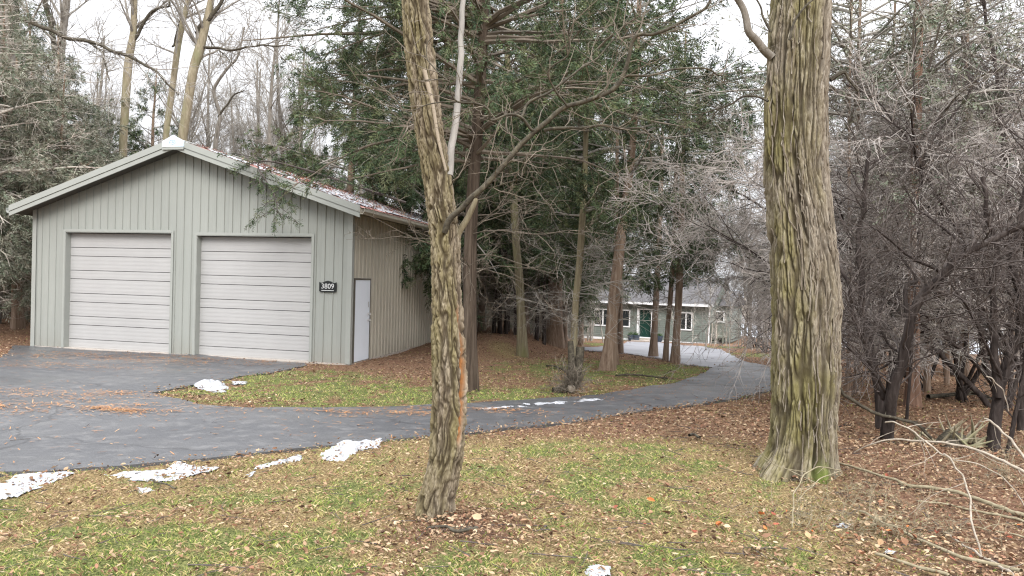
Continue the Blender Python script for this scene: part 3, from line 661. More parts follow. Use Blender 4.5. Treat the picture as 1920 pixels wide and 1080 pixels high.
mb = MB(); mb.box((pa-.16, -.054, ph-.112), (pa+.16, -.050, ph-.098), lambda p, q, h: G(p, q, h)); mb.build('underline', 'plaque_letter', pq)
# snow and needle litter lying on the right roof slope
u = np.arange(.1, half, .04); v = np.arange(-.3, GLEN, .04); U, Vv = np.meshgrid(u, v)
nn = fbm(U*1.6, Vv*.9, 4., 5)+.30*fbm(U*9, Vv*9, 2., 3); H = (nn-.02+.16*sstep(1.5, 3.8, U)-.1*(Vv < 0)); k = H > 0
PZ = RF(-1, U, Vv, .024+np.clip(H, 0, .12)*.22); idx = np.arange(U.size).reshape(U.shape)
F = np.stack([idx[:-1, :-1], idx[:-1, 1:], idx[1:, 1:], idx[1:, :-1]], -1).reshape(-1, 4)[(k[:-1, :-1] & k[1:, 1:] & k[:-1, 1:] & k[1:, :-1]).ravel()]
uq, inv_ = np.unique(F, return_inverse=True); mb = MB(); mb.add(PZ.reshape(-1, 3)[uq], inv_.reshape(-1, 4))
tag(mb.build('roof_snow', 'snow', smooth=True), 'thin patchy snow lying on the right slope of the garage roof', 'snow patch')
r = np.random.default_rng(41); n = 9000; U = r.uniform(.2, half+.02, n); Vv = r.uniform(-.35, GLEN, n); k = r.random(n) < .35+1.2*fbm(U*1.2, Vv*1.2, 8., 3); U, Vv = U[k], Vv[k]; n = len(U)
th = r.uniform(0, np.pi, n); c = RF(-1, U, Vv, .06+r.random(n)*.02); d = np.stack([np.cos(th), np.sin(th), r.normal(0, .2, n)], 1); e = np.stack([-d[:, 1], d[:, 0], d[:, 0]*0], 1)
l = r.uniform(.04, .1, n)[:, None]; V = np.stack([c-d*l-e*.01, c-d*l+e*.01, c+d*l+e*.008, c+d*l-e*.008], 1); P = np.array([(.28,.12,.08),(.20,.10,.06),(.38,.20,.14)]); mb = MB()
mb.add(V.reshape(-1, 3), np.arange(n)[:, None]*4+np.array([[0, 1, 2, 3]]), np.repeat(P[r.choice(3, n)], 4, 0)); tag(mb.build('roof_litter', 'needles'), 'reddish cedar litter scattered over the garage roof', 'needle litter', kind='stuff')

# ------------------------------------------------------------------ house beyond the trees
simple('house_green', (.165, .19, .17), .7, .08, 2); simple('house_white', (.74, .75, .76), .5, .03, 4)
simple('shingle', (.085, .082, .085), .95, .3, 8, bmp=.4); simple('glass_dark', (.02, .025, .028), .08, .2, 1, spec=.8); simple('door_green', (.012, .045, .035), .35, .1, 3)
simple('deck_wood', (.16, .17, .14), .8, .15, 9); simple('pot_blue', (.05, .07, .10), .4, .1, 6); simple('shrub_green', (.05, .09, .035), .8, .4, 20)
HZ = -2.52
hl = at(1040, 630, 57.2); hrr = at(1329, 648, 52.0); HU = hrr-hl; HU[2] = 0; HL_ = np.linalg.norm(HU); HU /= HL_; HN = np.array([HU[1], -HU[0], 0.])   # HN towards camera
if HN[1] > 0: HN = -HN
def Hh(a, o, h):
    a, o, h = np.broadcast_arrays(np.asarray(a, float), o, h); p = np.array([hl[0], hl[1], HZ])+a[..., None]*HU+o[..., None]*HN; p = p.copy(); p[..., 2] = HZ+h; return p
def hpx(px, o=0.0):                       # pixel column -> distance along the house front
    best = min(np.linspace(-2, HL_+4, 1200), key=lambda a: abs(np.arctan2(*(Hh(a, o, 0)[:2]))-math.atan2(ray(px, 600)[0], ray(px, 600)[1]))); return float(best)
hs_ = thing('lake_house', 'grey green sided single storey house with white windows beyond the drive', 'house', Hh(0, 0, 0), absolute=True)
HH = 2.78
def lap(mb, a0, a1, z0, z1, o=0.0):
    n = int((z1-z0)/.16)+1; z = np.linspace(z0, z1, n+1); zz = []; oo = []
    for i in range(n): zz += [z[i], z[i+1]]; oo += [.022, .002]
    zz = np.array(zz); oo = np.array(oo)+o; V = np.concatenate([Hh(a0, oo, zz), Hh(a1, oo, zz)]); m_ = len(zz); i = np.arange(m_-1); mb.add(V, np.stack([i, i+m_, i+m_+1, i+1], 1))
WN = [(hpx(1113.5), hpx(1182), 4), (hpx(1264), hpx(1298.5), 3)]; DR = (hpx(1198), hpx(1221)); WZ = (.98, 2.28)
mb = MB(); lap(mb, 0, DR[0]-.15, .18, HH); lap(mb, DR[1]+.15, HL_, .18, HH); lap(mb, DR[0]-.15, DR[1]+.15, 2.3, HH)
for a, b_ in ((0, 0), (HL_, 0)): mb.box((a-.02, -8, .1), (a+.02, 0, HH), lambda p, q, h: Hh(p, q, h))
mb.box((0, -8, .1), (HL_, -7.9, HH), lambda p, q, h: Hh(p, q, h)); mb.build('wall', 'house_green', hs_)
mb = MB(); mb.box((0.01, -7.9, -.5), (HL_-.01, .03, .16), lambda p, q, h: Hh(p, q, h)); mb.build('foundation', 'house_white', hs_)
for a0, a1, n in WN:
    f = MB(); w = .09; bx = lambda c0, c1: f.box(c0, c1, lambda p, q, h: Hh(p, q, h))
    bx((a0, .03, WZ[0]), (a1, .08, WZ[0]+w)); bx((a0, .03, WZ[1]-w), (a1, .08, WZ[1])); 
    for i in range(n+1):
        x0 = a0+(a1-a0-w)*i/n; bx((x0, .03, WZ[0]+w), (x0+w, .078, WZ[1]-w))
    fo = f.build('window', 'house_white', hs_); g_ = MB(); g_.box((a0+.02, .028, WZ[0]+.02), (a1-.02, .045, WZ[1]-.02), lambda p, q, h: Hh(p, q, h)); g_.build('pane', 'glass_dark', fo)
f = MB(); bx = lambda c0, c1: f.box(c0, c1, lambda p, q, h: Hh(p, q, h)); a0, a1 = DR
bx((a0-.14, -.3, .3), (a0, .06, 2.4)); bx((a1, -.3, .3), (a1+.14, .06, 2.4)); bx((a0, -.3, 2.32), (a1, .06, 2.4)); bx((a0, -.3, .26), (a1, .06, .32)); f.build('door_frame', 'house_white', hs_)
f = MB(); f.box((a0, -.28, .32), (a1, -.22, 2.32), lambda p, q, h: Hh(p, q, h)); 
for zz in (.5, 1.4): f.box((a0+.12, -.22, zz), (a1-.12, -.2, zz+.75), lambda p, q, h: Hh(p, q, h))
dd = f.build('front_door', 'door_green', hs_); f = MB(); p = Hh(a1-.08, -.2, 1.25); f.tubes(np.array([p, p+HN*.03, p+HN*.07]), np.array([.02, .02, .035]), 6); f.build('handle', 'steel', dd)
f = MB(); f.box((a0-.3, .03, -.1), (a1+.3, .9, .14), lambda p, q, h: Hh(p, q, h)); f.box((a0-.2, .03, .14), (a1+.2, .5, .27), lambda p, q, h: Hh(p, q, h)); f.build('steps', 'concrete', hs_)
f = MB(); rr = [(-.4, .55, HH-.02), (HL_+.35, .55, HH-.02), (HL_+.35, -3.8, HH+1.9), (-.4, -3.8, HH+1.9), (HL_+.35, -8.4, HH-.02), (-.4, -8.4, HH-.02)]
V = np.array([Hh(*q) for q in rr]+[Hh(a, b_, c_+.12) for a, b_, c_ in rr]); f.add(V, [(0, 1, 2, 3), (3, 2, 4, 5), (7, 6, 9, 8), (8, 9, 11, 10), (0, 6, 7, 1), (1, 7, 8, 2), (2, 8, 10, 4), (0, 3, 9, 6), (3, 5, 11, 9), (5, 4, 10, 11)]); rf = f.build('roof', 'shingle', hs_)
f = MB(); V = np.array([Hh(0, -8, HH), Hh(0, 0, HH), Hh(0, -3.8, HH+1.75), Hh(HL_, -8, HH), Hh(HL_, 0, HH), Hh(HL_, -3.8, HH+1.75)]); f.add(V[:3], [(0, 1, 2)]); f.build('gable', 'house_green', hs_); f = MB(); f.add(V[3:], [(0, 1, 2)]); f.build('gable', 'house_green', hs_)
f = MB(); f.box((-.42, .55, HH-.06), (HL_+.37, .62, HH+.10), lambda p, q, h: Hh(p, q, h)); f.build('gutter', 'house_white', hs_)
for a in (0, HL_-.03): f = MB(); f.box((a-.03, .024, .1), (a+.06, .05, HH), lambda p, q, h: Hh(p, q, h)); f.build('corner_board', 'house_white', hs_)
# recessed wing with a small window and a porch rail and steps
w1 = hpx(1368, -2.2); mb = MB(); lap(mb, HL_, w1, .18, HH, -2.2); mb.box((w1-.02, -7.5, .1), (w1, -2.2, HH), lambda p, q, h: Hh(p, q, h)); mb.build('wing_wall', 'house_green', hs_)
f = MB(); V = [(HL_+.3, -1.8, HH), (w1+.3, -1.8, HH), (w1+.3, -4.6, HH+1.1), (HL_+.3, -4.6, HH+1.1), (w1+.3, -7.6, HH), (HL_+.3, -7.6, HH)]
V = np.array([Hh(*q) for q in V]); f.add(V, [(0, 1, 2, 3), (3, 2, 4, 5), (1, 4, 2)]); f.build('wing_roof', 'shingle', hs_)
sw = (hpx(1339, -2.2), hpx(1359, -2.2)); f = MB(); bx = lambda c0, c1: f.box(c0, c1, lambda p, q, h: Hh(p, q, h)); w = .09
bx((sw[0], -2.18, 1.55), (sw[1], -2.1, 1.64)); bx((sw[0], -2.18, 2.3), (sw[1], -2.1, 2.39)); bx((sw[0], -2.18, 1.64), (sw[0]+w, -2.1, 2.3)); bx((sw[1]-w, -2.18, 1.64), (sw[1], -2.1, 2.3)); fo = f.build('window', 'house_white', hs_)
g_ = MB(); g_.box((sw[0]+.02, -2.175, 1.6), (sw[1]-.02, -2.14, 2.35), lambda p, q, h: Hh(p, q, h)); g_.build('pane', 'glass_dark', fo)
f = MB(); bx = lambda c0, c1: f.box(c0, c1, lambda p, q, h: Hh(p, q, h)); bx((HL_+.05, -2.1, .55), (w1-.1, -.3, .65))
for i in range(4): bx((HL_+.15, -.3+i*.28, .43-i*.14), (w1-.5, -.0+i*.28, .47-i*.14))
for a in (HL_+.1, w1-.5, w1-.1):
    bx((a-.05, -.38, -.2), (a+.05, -.29, 1.55))
bx((HL_+.1, -.36, 1.45), (w1-.1, -.31, 1.54)); bx((HL_+.1, -.36, .75), (w1-.1, -.31, .82))
for i in range(9): a = HL_+.2+i*(w1-HL_-.3)/9; bx((a, -.35, .82), (a+.035, -.32, 1.45))
f.build('porch', 'deck_wood', hs_)
for k, (px, lab) in enumerate([(1184, 'dark blue planter pot left of the house door, farther from the door'), (1194, 'dark blue planter pot close against the left of the house door'), (1237, 'dark planter pot right of the house door')]):
    p = Hh(hpx(px, .6), .6, 0); p[2] = gz(p[0], p[1]); t_ = thing('planter', lab, 'planter', p, group='planters by the house door'); f = MB()
    f.tubes(np.array([(0, 0, 0), (0, 0, .05), (0, 0, .3), (0, 0, .42), (0, 0, .43)]), np.array([.17, .19, .25, .27, .22]), 12); f.build('pot', 'pot_blue', t_)
    f = MB(); P0 = rng.normal(0, .08, (120, 3))*[1, 1, .1]+[0, 0, .4]; Pq, Rq = grow(P0, rng.normal(0, 1, (120, 3))+[0, 0, 1.6], rng.uniform(.12, .3, 120), np.full(120, .014), 3); f.tubes(Pq, Rq, 3); f.build('plant', 'shrub_green', t_)
# ------------------------------------------------------------------ hero trunks with modelled bark
def hero(C, Rd, kind, nt_=300, step=.008, seed=0, zscale=1.0):
    """C centre line (n,3) from the ground up, Rd radii; returns vertices, faces, moss value"""
    Ls = np.concatenate([[0], np.cumsum(np.linalg.norm(np.diff(C, axis=0), axis=1))]); n = int(Ls[-1]/step)
    t = np.linspace(0, 1, n); u = np.interp(t, Ls/Ls[-1], np.arange(len(C))); i = np.minimum(u.astype(int), len(C)-2); 
    Cc = catmull(C, 8*len(C)); tt = np.linspace(0, len(C)-1, 8*len(C)); Cc = np.stack([np.interp(u, tt, Cc[:, k]) for k in range(3)], 1)
    Rc = catmull(np.stack([Rd, Rd*0], 1), 8*len(C))[:, 0]; Rc = np.interp(u, tt, Rc)
    th = np.linspace(0, 2*np.pi, nt_, endpoint=False); TH, Zz = np.meshgrid(th, Ls[-1]*t); R = Rc[:, None]; Rm = float(np.median(Rd))
    cx, cy = np.cos(TH)*Rm, np.sin(TH)*Rm
    if kind == 'diamond':
        wx = .018*perlin(cx*12, cy*12, Zz*7); wy = .018*perlin(cx*12+5, cy*12, Zz*7+3); F = 30.
        n1 = np.abs(perlin((cx+wx)*F, (cy+wy)*F, Zz*F*.13)); n2 = np.abs(perlin((cx+wy)*F*2.1+4, (cy+wx)*F*2.1, Zz*F*.42+7)); n3 = np.abs(perlin(cx*F*1.2+9, cy*F*1.2, Zz*F*.75))
        f = sstep(0, .34, n1)*(.55+.45*sstep(0, .25, n2))*(.8+.2*sstep(0, .1, n3)); brk = fbm(cx*45, cy*45, Zz*30, 3)
        disp = .023*(f-.5)+.010*brk; low = .014*perlin(cx*5, cy*5, Zz*1.3); f = np.clip(f*1.15+.25*brk, 0, 1)
    else:
        wx = .022*perlin(cx*7, cy*7, Zz*3); wy = .022*perlin(cx*7+5, cy*7, Zz*3+3); F = 16.
        n1 = np.abs(perlin((cx+wx)*F, (cy+wy)*F, Zz*F*.085)); n2 = np.abs(perlin((cx+wy)*F*2.3+4, (cy+wx)*F*2.3, Zz*F*.20+7)); n3 = np.abs(perlin((cx+wy)*62, (cy+wx)*62, Zz*5.5))
        f = sstep(0, .26, n1)*(.4+.6*sstep(0, .26, n2))*(.72+.28*sstep(0, .2, n3)); brk = fbm(cx*34, cy*34, Zz*12, 3)
        disp = .034*(f-.5)+.012*brk; low = .040*perlin(cx*3.6, cy*3.6, Zz*.5)+.035*perlin(cx*8, cy*8, Zz*.8+3); f = np.clip(f*1.2+.25*brk, 0, 1)
    flare = np.exp(-Zz/.28); lob = .5+.5*np.sin(TH*5+1.3+perlin(cx*2, cy*2, 1.)*2)
    Rr = R*(1+flare*(.04+.34*lob**2))+disp+low
    return Cc, TH, Zz, Rr, f
def skin(mb, Cc, TH, Rr, col):
    n, k = TH.shape
    P = np.stack([Cc[:, None, 0]+np.cos(TH)*Rr, Cc[:, None, 1]+np.sin(TH)*Rr, np.repeat(Cc[:, 2:3], k, 1)], -1)
    idx = np.arange(n*k).reshape(n, k); F = np.stack([idx[:-1], np.roll(idx[:-1], -1, 1), np.roll(idx[1:], -1, 1), idx[1:]], -1).reshape(-1, 4)
    mb.add(P.reshape(-1, 3), F, col.reshape(-1, 3))
def heromat(key, c0, c1, c2, moss, extra, furrow_dark=(.085, .055, .035)):
    m, nt, b = mat(key, c1, .92, .12); s = nt.nodes.new('ShaderNodeSeparateColor'); nt.links.new(attr(nt, 'Col', 0), s.inputs[0])
    n = noise(nt, 26, 6, .75, (1, 1, .18), dist=.4); n2 = noise(nt, 3, 5, .65, (1, 1, .5))
    c = ramp(nt, n, [(.32, c0), (.5, c1), (.70, c2)]); mf = nt.nodes.new('ShaderNodeMath'); mf.operation = 'MULTIPLY'
    nt.links.new(s.outputs[0], mf.inputs[0]); nt.links.new(ramp(nt, n2, [(.36, g1(.1)), (.6, g1(1.))]), mf.inputs[1])
    c = mixc(nt, mf.outputs[0], c, moss); c = mixc(nt, s.outputs[2], c, furrow_dark); c = mixc(nt, s.outputs[1], c, extra); nt.links.new(c, b.inputs['Base Color']); bump(nt, b, n, 1., .012); M[key] = m  # furrows: darker inner bark, with recess shade painted in by depth
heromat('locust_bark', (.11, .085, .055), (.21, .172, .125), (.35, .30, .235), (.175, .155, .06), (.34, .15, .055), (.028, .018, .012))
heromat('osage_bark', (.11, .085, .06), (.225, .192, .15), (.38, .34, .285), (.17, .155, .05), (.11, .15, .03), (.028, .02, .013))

# the furrowed leaning tree in front
TA = gp(812, 968); YA = TA[1]
pa_ = [(811,972,74),(815,945,72),(824,905,66),(834,860,66),(838,800,68),(841,740,68),(842,690,69),(839,600,64),(836,500,61),(833,430,62),(828,400,60),(815,300,62),(799,200,59),(787,100,55),(778,0,52),(770,-120,48)]
CA = np.array([at(x, y, YA) for x, y, w in pa_]); RA = np.array([w/2*YA/FP for x, y, w in pa_])*.85; CA[0, 2] -= .10; CA = np.concatenate([CA, CA[-1:]+[[-.1, .1, 1.0], [-.15, .3, 2.4]]]); RA = np.concatenate([RA, [.085, .06]])
tA = thing('furrowed_tree', 'leaning furrowed bare tree alone in the foreground, an orange split down its trunk', 'tree', TA, absolute=True)
Cc, TH, Zz, Rr, f = hero(CA, RA, 'diamond', 300, .0085)
# long split on the right side showing orange wood
ang = np.angle(np.exp(1j*(TH-(-.62)))); s0 = np.exp(-((ang+.10*np.sin(Zz*4))/.10)**2)*sstep(.6, .8, Zz)*(1-sstep(1.35, 1.7, Zz)); Rr = Rr-.030*s0
lip = np.exp(-((ang-.34)/.12)**2)*sstep(.5, .8, Zz)*(1-sstep(1.7, 2.05, Zz)); Rr = Rr+.014*lip
s1 = np.exp(-((np.angle(np.exp(1j*(TH-(-.75)))))/.22)**2)*sstep(2.75, 2.95, Zz)
Rr = Rr-.012*s1
moss = sstep(-.2, .5, perlin(np.cos(TH)*1.4, np.sin(TH)*1.4, Zz*1.3)+.25+.3*np.cos(TH-3.6))*.75
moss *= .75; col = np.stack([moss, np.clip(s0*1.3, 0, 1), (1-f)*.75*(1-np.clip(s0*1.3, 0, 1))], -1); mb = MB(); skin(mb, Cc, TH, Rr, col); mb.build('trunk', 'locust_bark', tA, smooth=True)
simple('bare_wood', (.30, .25, .19), .8, .25, 20, stretch=(1, 1, .1), bmp=.5); simple('dead_stem', (.25, .235, .215), .85, .3, 14, stretch=(1, 1, .2), bmp=.6)
def pxlimb(mb, pts, Y, w0, w1, k=8, n=None, dy=0.0, wig=0.0):
    Y1 = Y+dy; ys = np.linspace(Y, Y1, len(pts)); P = np.array([at(p[0], p[1], yy) for p, yy in zip(pts, ys)]); n = n or 6*len(pts)
    Q = catmull(P, n)
    if wig: Q[1:-1] += np.stack([perlin(Q[1:-1, 0]*6+i*9, Q[1:-1, 2]*6) for i in range(3)], 1)*wig
    R = np.linspace(w0, w1, n)/2*(Y+Y1)/2/FP; mb.tubes(Q[None], R[None], k); return Q[None], R[None]
# pale strip of bare wood beside the trunk top
mb = MB(); q = pxlimb(mb, [(795,130),(806,175),(812,200),(822,262),(836,320)], YA-.10, 9, 5, 8); mb.build('bare_wood_strip', 'bare_wood', tA, smooth=True)
mb = MB(); q1 = pxlimb(mb, [(842,330),(847,285),(853,240),(860,180),(864,120),(866,60),(869,0),(872,-80)], YA-.02, 15, 9, 10, 60, .25, .012)
mb.build('dead_stem', 'dead_stem', tA, smooth=True)
mb = MB(); pxlimb(mb, [(852,450),(862,432),(875,412),(888,385),(893,372)], YA, 15, 8, 10, 24); mb.build('mossy_stub', 'cedar_bark_green', tA, smooth=True)
mb = MB(); Z8 = lambda *p: [(x/2.286+600, y/2.286) for x, y in p]
limb = pxlimb(mb, [(834,436)]+Z8((560,935),(640,860),(760,740),(870,610),(960,530),(1060,455),(1180,420),(1270,370),(1320,270),(1340,180),(1370,145),(1440,145),(1540,100),(1640,40),(1670,0),(1700,-60)), YA-.10, 12, 4, 8, 90, -.5, .01)
lb = []
for pts, w0, w1, Yo, dy in [
    (Z8((920,560),(860,505),(800,492),(730,512),(718,470),(660,450),(590,435),(560,390),(550,350),(430,350)), 6, 2.5, -.25, -.3),
    (Z8((860,505),(900,440),(1010,375),(1100,310),(1170,260),(1240,190),(1300,120),(1330,60)), 5, 2, -.25, .3),
    (Z8((960,560),(1060,550),(1180,540),(1290,547),(1390,550),(1440,600)), 7, 2.5, -.2, .2),
    (Z8((1310,325),(1400,325),(1500,295),(1640,295),(1700,325),(1760,330)), 5, 2, -.35, .1),
    (Z8((1060,455),(1010,380),(980,310),(1060,235),(1070,150),(1080,80)), 4.5, 2, -.3, -.3),
    (Z8((870,610),(800,560),(720,470)), 3, 1.5, -.2, .4), (Z8((1180,420),(1250,330),(1290,200),(1260,80)), 3.5, 1.5, -.35, .2),
    (Z8((690,810),(780,790),(860,760),(880,700)), 3, 1.5, -.15, -.2), (Z8((590,435),(480,440),(380,470),(260,430)), 3, 1.2, -.3, -.2),
    (Z8((550,350),(480,280),(460,180),(540,120)), 3, 1.2, -.4, .2)]:
    lb.append(pxlimb(mb, pts, YA+Yo, w0, w1, 6, 40, dy, .02))
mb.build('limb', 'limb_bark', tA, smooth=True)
rT = np.random.default_rng(51); mb = MB()
for P, R in [limb]+lb:
    n = int(11*np.linalg.norm(P[0, -1]-P[0, 0])); p, D, rr_, _, _ = spawn(P, R, max(6, n), .15, (.5, 1.2), rT); Pq, Rq = grow(p, D, rT.uniform(.18, .6, len(p)), np.full(len(p), .0034), 8, .22, .02, .3, rT); mb.tubes(Pq, Rq, 4)
    p, D, rr_, _, _ = spawn(Pq, Rq, len(p)*3, .15, (.5, 1.2), rT); Pq, Rq = grow(p, D, rT.uniform(.06, .3, len(p)), np.full(len(p), .0018), 5, .2, .02, .4, rT); mb.tubes(Pq, Rq, 3)
mb.build('twigs', 'twig_brown', tA); mb = MB(); Pt = CA[None, -8:]; p, D, _, _, _ = spawn(Pt, RA[None, -8:], 20, .0, (.8, 1.4), rT); Pq, Rq = grow(p, D, rT.uniform(.2, .7, len(p)), np.full(len(p), .005), 8, .25, .03, .3, rT); mb.tubes(Pq, Rq, 4)
p, D, _, _, _ = spawn(Pq, Rq, 70, .2, (.4, 1.1), rT); Pq, Rq = grow(p, D, rT.uniform(.1, .3, len(p)), np.full(len(p), .0025), 5, .25, .02, .3, rT); mb.tubes(Pq, Rq, 3)
mb.build('twigs', 'twig_brown', tA)

# the thick fibrous trunk on the right
TB = gp(1492, 886); YB = TB[1]; sB = YB/FP
eb = [(-100,1448,1556),(0,1446,1558),(100,1438,1556),(200,1431,1551),(300,1432,1550),(400,1439,1562),(480,1443,1574),(560,1444,1580),(620,1445,1573),(717,1446,1571),(765,1446,1567),(813,1443,1567),(850,1437,1567),(875,1425,1567),(892,1418,1568)][::-1]
CB = np.array([at((a+b_)/2, y, YB) for y, a, b_ in eb]); RB = np.array([(b_-a)/2*sB for y, a, b_ in eb])*.89; CB[0, 2] -= .08; CB = np.concatenate([CB, CB[-1:]+[[0, 0, 1.2], [.1, 0, 3.]]]); RB = np.concatenate([RB, [.24, .2]])
tB = thing('thick_tree', 'thick tall bare trunk with mossy shaggy fibrous bark right of centre', 'tree', TB, absolute=True)
Cc, TH, Zz, Rr, f = hero(CB, RB, 'fibre', 420, .0095, 5)
groove = np.exp(-((np.angle(np.exp(1j*(TH-(-1.50)+.10*np.sin(Zz*1.7)))))/.07)**2)*(1-sstep(.9, 1.4, Zz)); Rr = Rr-.05*groove
g2 = np.exp(-((np.angle(np.exp(1j*(TH-(-1.95)-.10*np.sin(Zz*1.1)))))/.09)**2)*sstep(1.6, 2.4, Zz); Rr = Rr-.035*g2
toe = np.exp(-((np.angle(np.exp(1j*(TH-(-2.75)))))/.35)**2)*np.exp(-Zz/.14)*.15; Rr = Rr+toe
side = np.cos(TH-3.45)                      # moss on the left flank
moss = np.clip(sstep(-.35, .9, side+.9*perlin(np.cos(TH)*1.3, np.sin(TH)*1.3, Zz*.7))*1.1*(1-.35*sstep(2.3, 4, Zz))+.6*np.exp(-Zz/1.2), 0, .9)
gm = np.exp(-((np.angle(np.exp(1j*(TH-(-1.25)))))/.28)**2)*np.exp(-((Zz-.12)/.14)**2)
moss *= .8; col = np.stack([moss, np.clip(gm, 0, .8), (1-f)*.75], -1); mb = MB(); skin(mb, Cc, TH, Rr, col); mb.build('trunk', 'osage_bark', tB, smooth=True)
mb = MB(); pxlimb(mb, [(1448,108),(1437,98),(1420,78),(1404,60),(1399,35),(1390,12),(1375,-12),(1340,-60)], YB-.1, 17, 11, 8, 40, -.2, .01); mb.build('limb', 'grey_bark', tB, smooth=True)
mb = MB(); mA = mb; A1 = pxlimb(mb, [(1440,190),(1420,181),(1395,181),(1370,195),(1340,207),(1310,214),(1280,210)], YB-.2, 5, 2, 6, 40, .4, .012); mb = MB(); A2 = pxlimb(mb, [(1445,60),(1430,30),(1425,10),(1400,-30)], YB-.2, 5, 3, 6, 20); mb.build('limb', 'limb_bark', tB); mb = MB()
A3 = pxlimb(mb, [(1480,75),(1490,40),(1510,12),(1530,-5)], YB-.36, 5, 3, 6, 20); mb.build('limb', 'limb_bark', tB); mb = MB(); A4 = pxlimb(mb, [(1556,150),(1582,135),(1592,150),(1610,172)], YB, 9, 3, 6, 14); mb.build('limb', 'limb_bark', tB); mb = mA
p, D, _, _, _ = spawn(A1[0], A1[1], 26, .1, (.5, 1.2), rT); Pq, Rq = grow(p, D, rT.uniform(.1, .5, 26), np.full(26, .004), 8, .25, 0, .3, rT); mb.tubes(Pq, Rq, 4)
p, D, _, _, _ = spawn(Pq, Rq, 90, .2, (.4, 1.1), rT); Pq, Rq = grow(p, D, rT.uniform(.08, .25, 90), np.full(90, .0025), 5, .25, 0, .3, rT); mb.tubes(Pq, Rq, 3)
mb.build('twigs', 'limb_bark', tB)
# loose bark strips and vines clinging to the trunk
mb = MB(); rS = np.random.default_rng(61)
for i in range(110):
    z0 = rS.uniform(.1, 4.6); th0 = rS.uniform(-2.9, -.2); ln = rS.uniform(.15, .6); K = 7; zz = np.linspace(z0, z0+ln, K); iz = np.clip((zz/ (np.linalg.norm(np.diff(CB, axis=0), axis=1).sum())*(len(Cc)-1)).astype(int), 0, len(Cc)-1)
    thh = th0+np.cumsum(rS.normal(0, .035, K)); it = (thh % (2*np.pi)/(2*np.pi)*TH.shape[1]).astype(int) % TH.shape[1]
    rr_ = Rr[iz, it]+.006+np.array([.015, .006, .002, .002, .003, .008, .02])*rS.uniform(.2, 1.3); P = np.stack([Cc[iz, 0]+np.cos(thh)*rr_, Cc[iz, 1]+np.sin(thh)*rr_, Cc[iz, 2]], 1)
    mb.tubes(P[None], np.full((1, K), rS.uniform(.003, .007)), 4)
mb.build('loose_bark', 'osage_bark', tB)

# ------------------------------------------------------------------ generic trees
def bare_proto(name, label, h, r, seed, bark, twig, n=(16, 90, 520, 2400), lean=(0, 0), crown0=.35, spread=.45, trunkK=14, tw=.012, up=.12, wob=.10, absolute=False, k0=10):
    rg = np.random.default_rng(seed); t = thing(name, label, 'tree'); K = trunkK
    P, R = grow(np.array([[0, 0, -.2]]), np.array([[lean[0], lean[1], 1.]]), np.array([h]), np.array([r]), K, .035, .02, .22, rg); R[0, 0] *= 1.35
    mb = MB(); mb.tubes(P, R, k0)
    p, D, rr_, Lp, tt = spawn(P, R, n[0], crown0, (.5, 1.1), rg, .15); P1, R1 = grow(p, D, h*spread*(1.15-tt*.75)*rg.uniform(.6, 1.1, n[0]), rr_*.5, 12, wob, up, .2, rg); mb.tubes(P1, R1, 7); mb.build('trunk', bark, t, smooth=True)
    mb = MB(); p, D, rr_, Lp, tt = spawn(P1, R1, n[1], .15, (.4, 1.0), rg, .1); P2, R2 = grow(p, D, Lp*.42*rg.uniform(.5, 1.2, n[1]), np.maximum(rr_*.5, tw), 8, wob*1.3, up*.7, .25, rg); mb.tubes(P2, R2, 5)
    p, D, rr_, Lp, tt = spawn(P2, R2, n[2], .1, (.4, 1.0), rg, .05); P3, R3 = grow(p, D, Lp*.45*rg.uniform(.5, 1.3, n[2]), np.maximum(rr_*.5, tw*.7), 6, wob*1.5, up*.5, .4, rg); mb.tubes(P3, R3, 4, cap=False)
    if n[3]:
        p, D, rr_, Lp, tt = spawn(P3, R3, n[3], .1, (.4, 1.1), rg); P4, R4 = grow(p, D, rg.uniform(.15, .6, n[3])*(h/12), np.full(n[3], tw*.5), 4, wob*1.5, up*.3, .4, rg); mb.tubes(P4, R4, 3)
    mb.build('twigs', twig, t); return t
m, nt, b = mat('cedar_foliage', (.05, .08, .04), .75, .2); nt.links.new(attr(nt, 'Col', 0), b.inputs['Base Color']); b.inputs['Subsurface Weight'].default_value = 0; M['cedar_foliage'] = m
FOL = np.array([(.050,.078,.038),(.075,.108,.050),(.032,.052,.028),(.105,.125,.058),(.085,.09,.05)])
FOLG = np.array([(.15,.17,.12),(.19,.20,.15),(.10,.125,.085),(.24,.235,.19),(.15,.145,.11)])
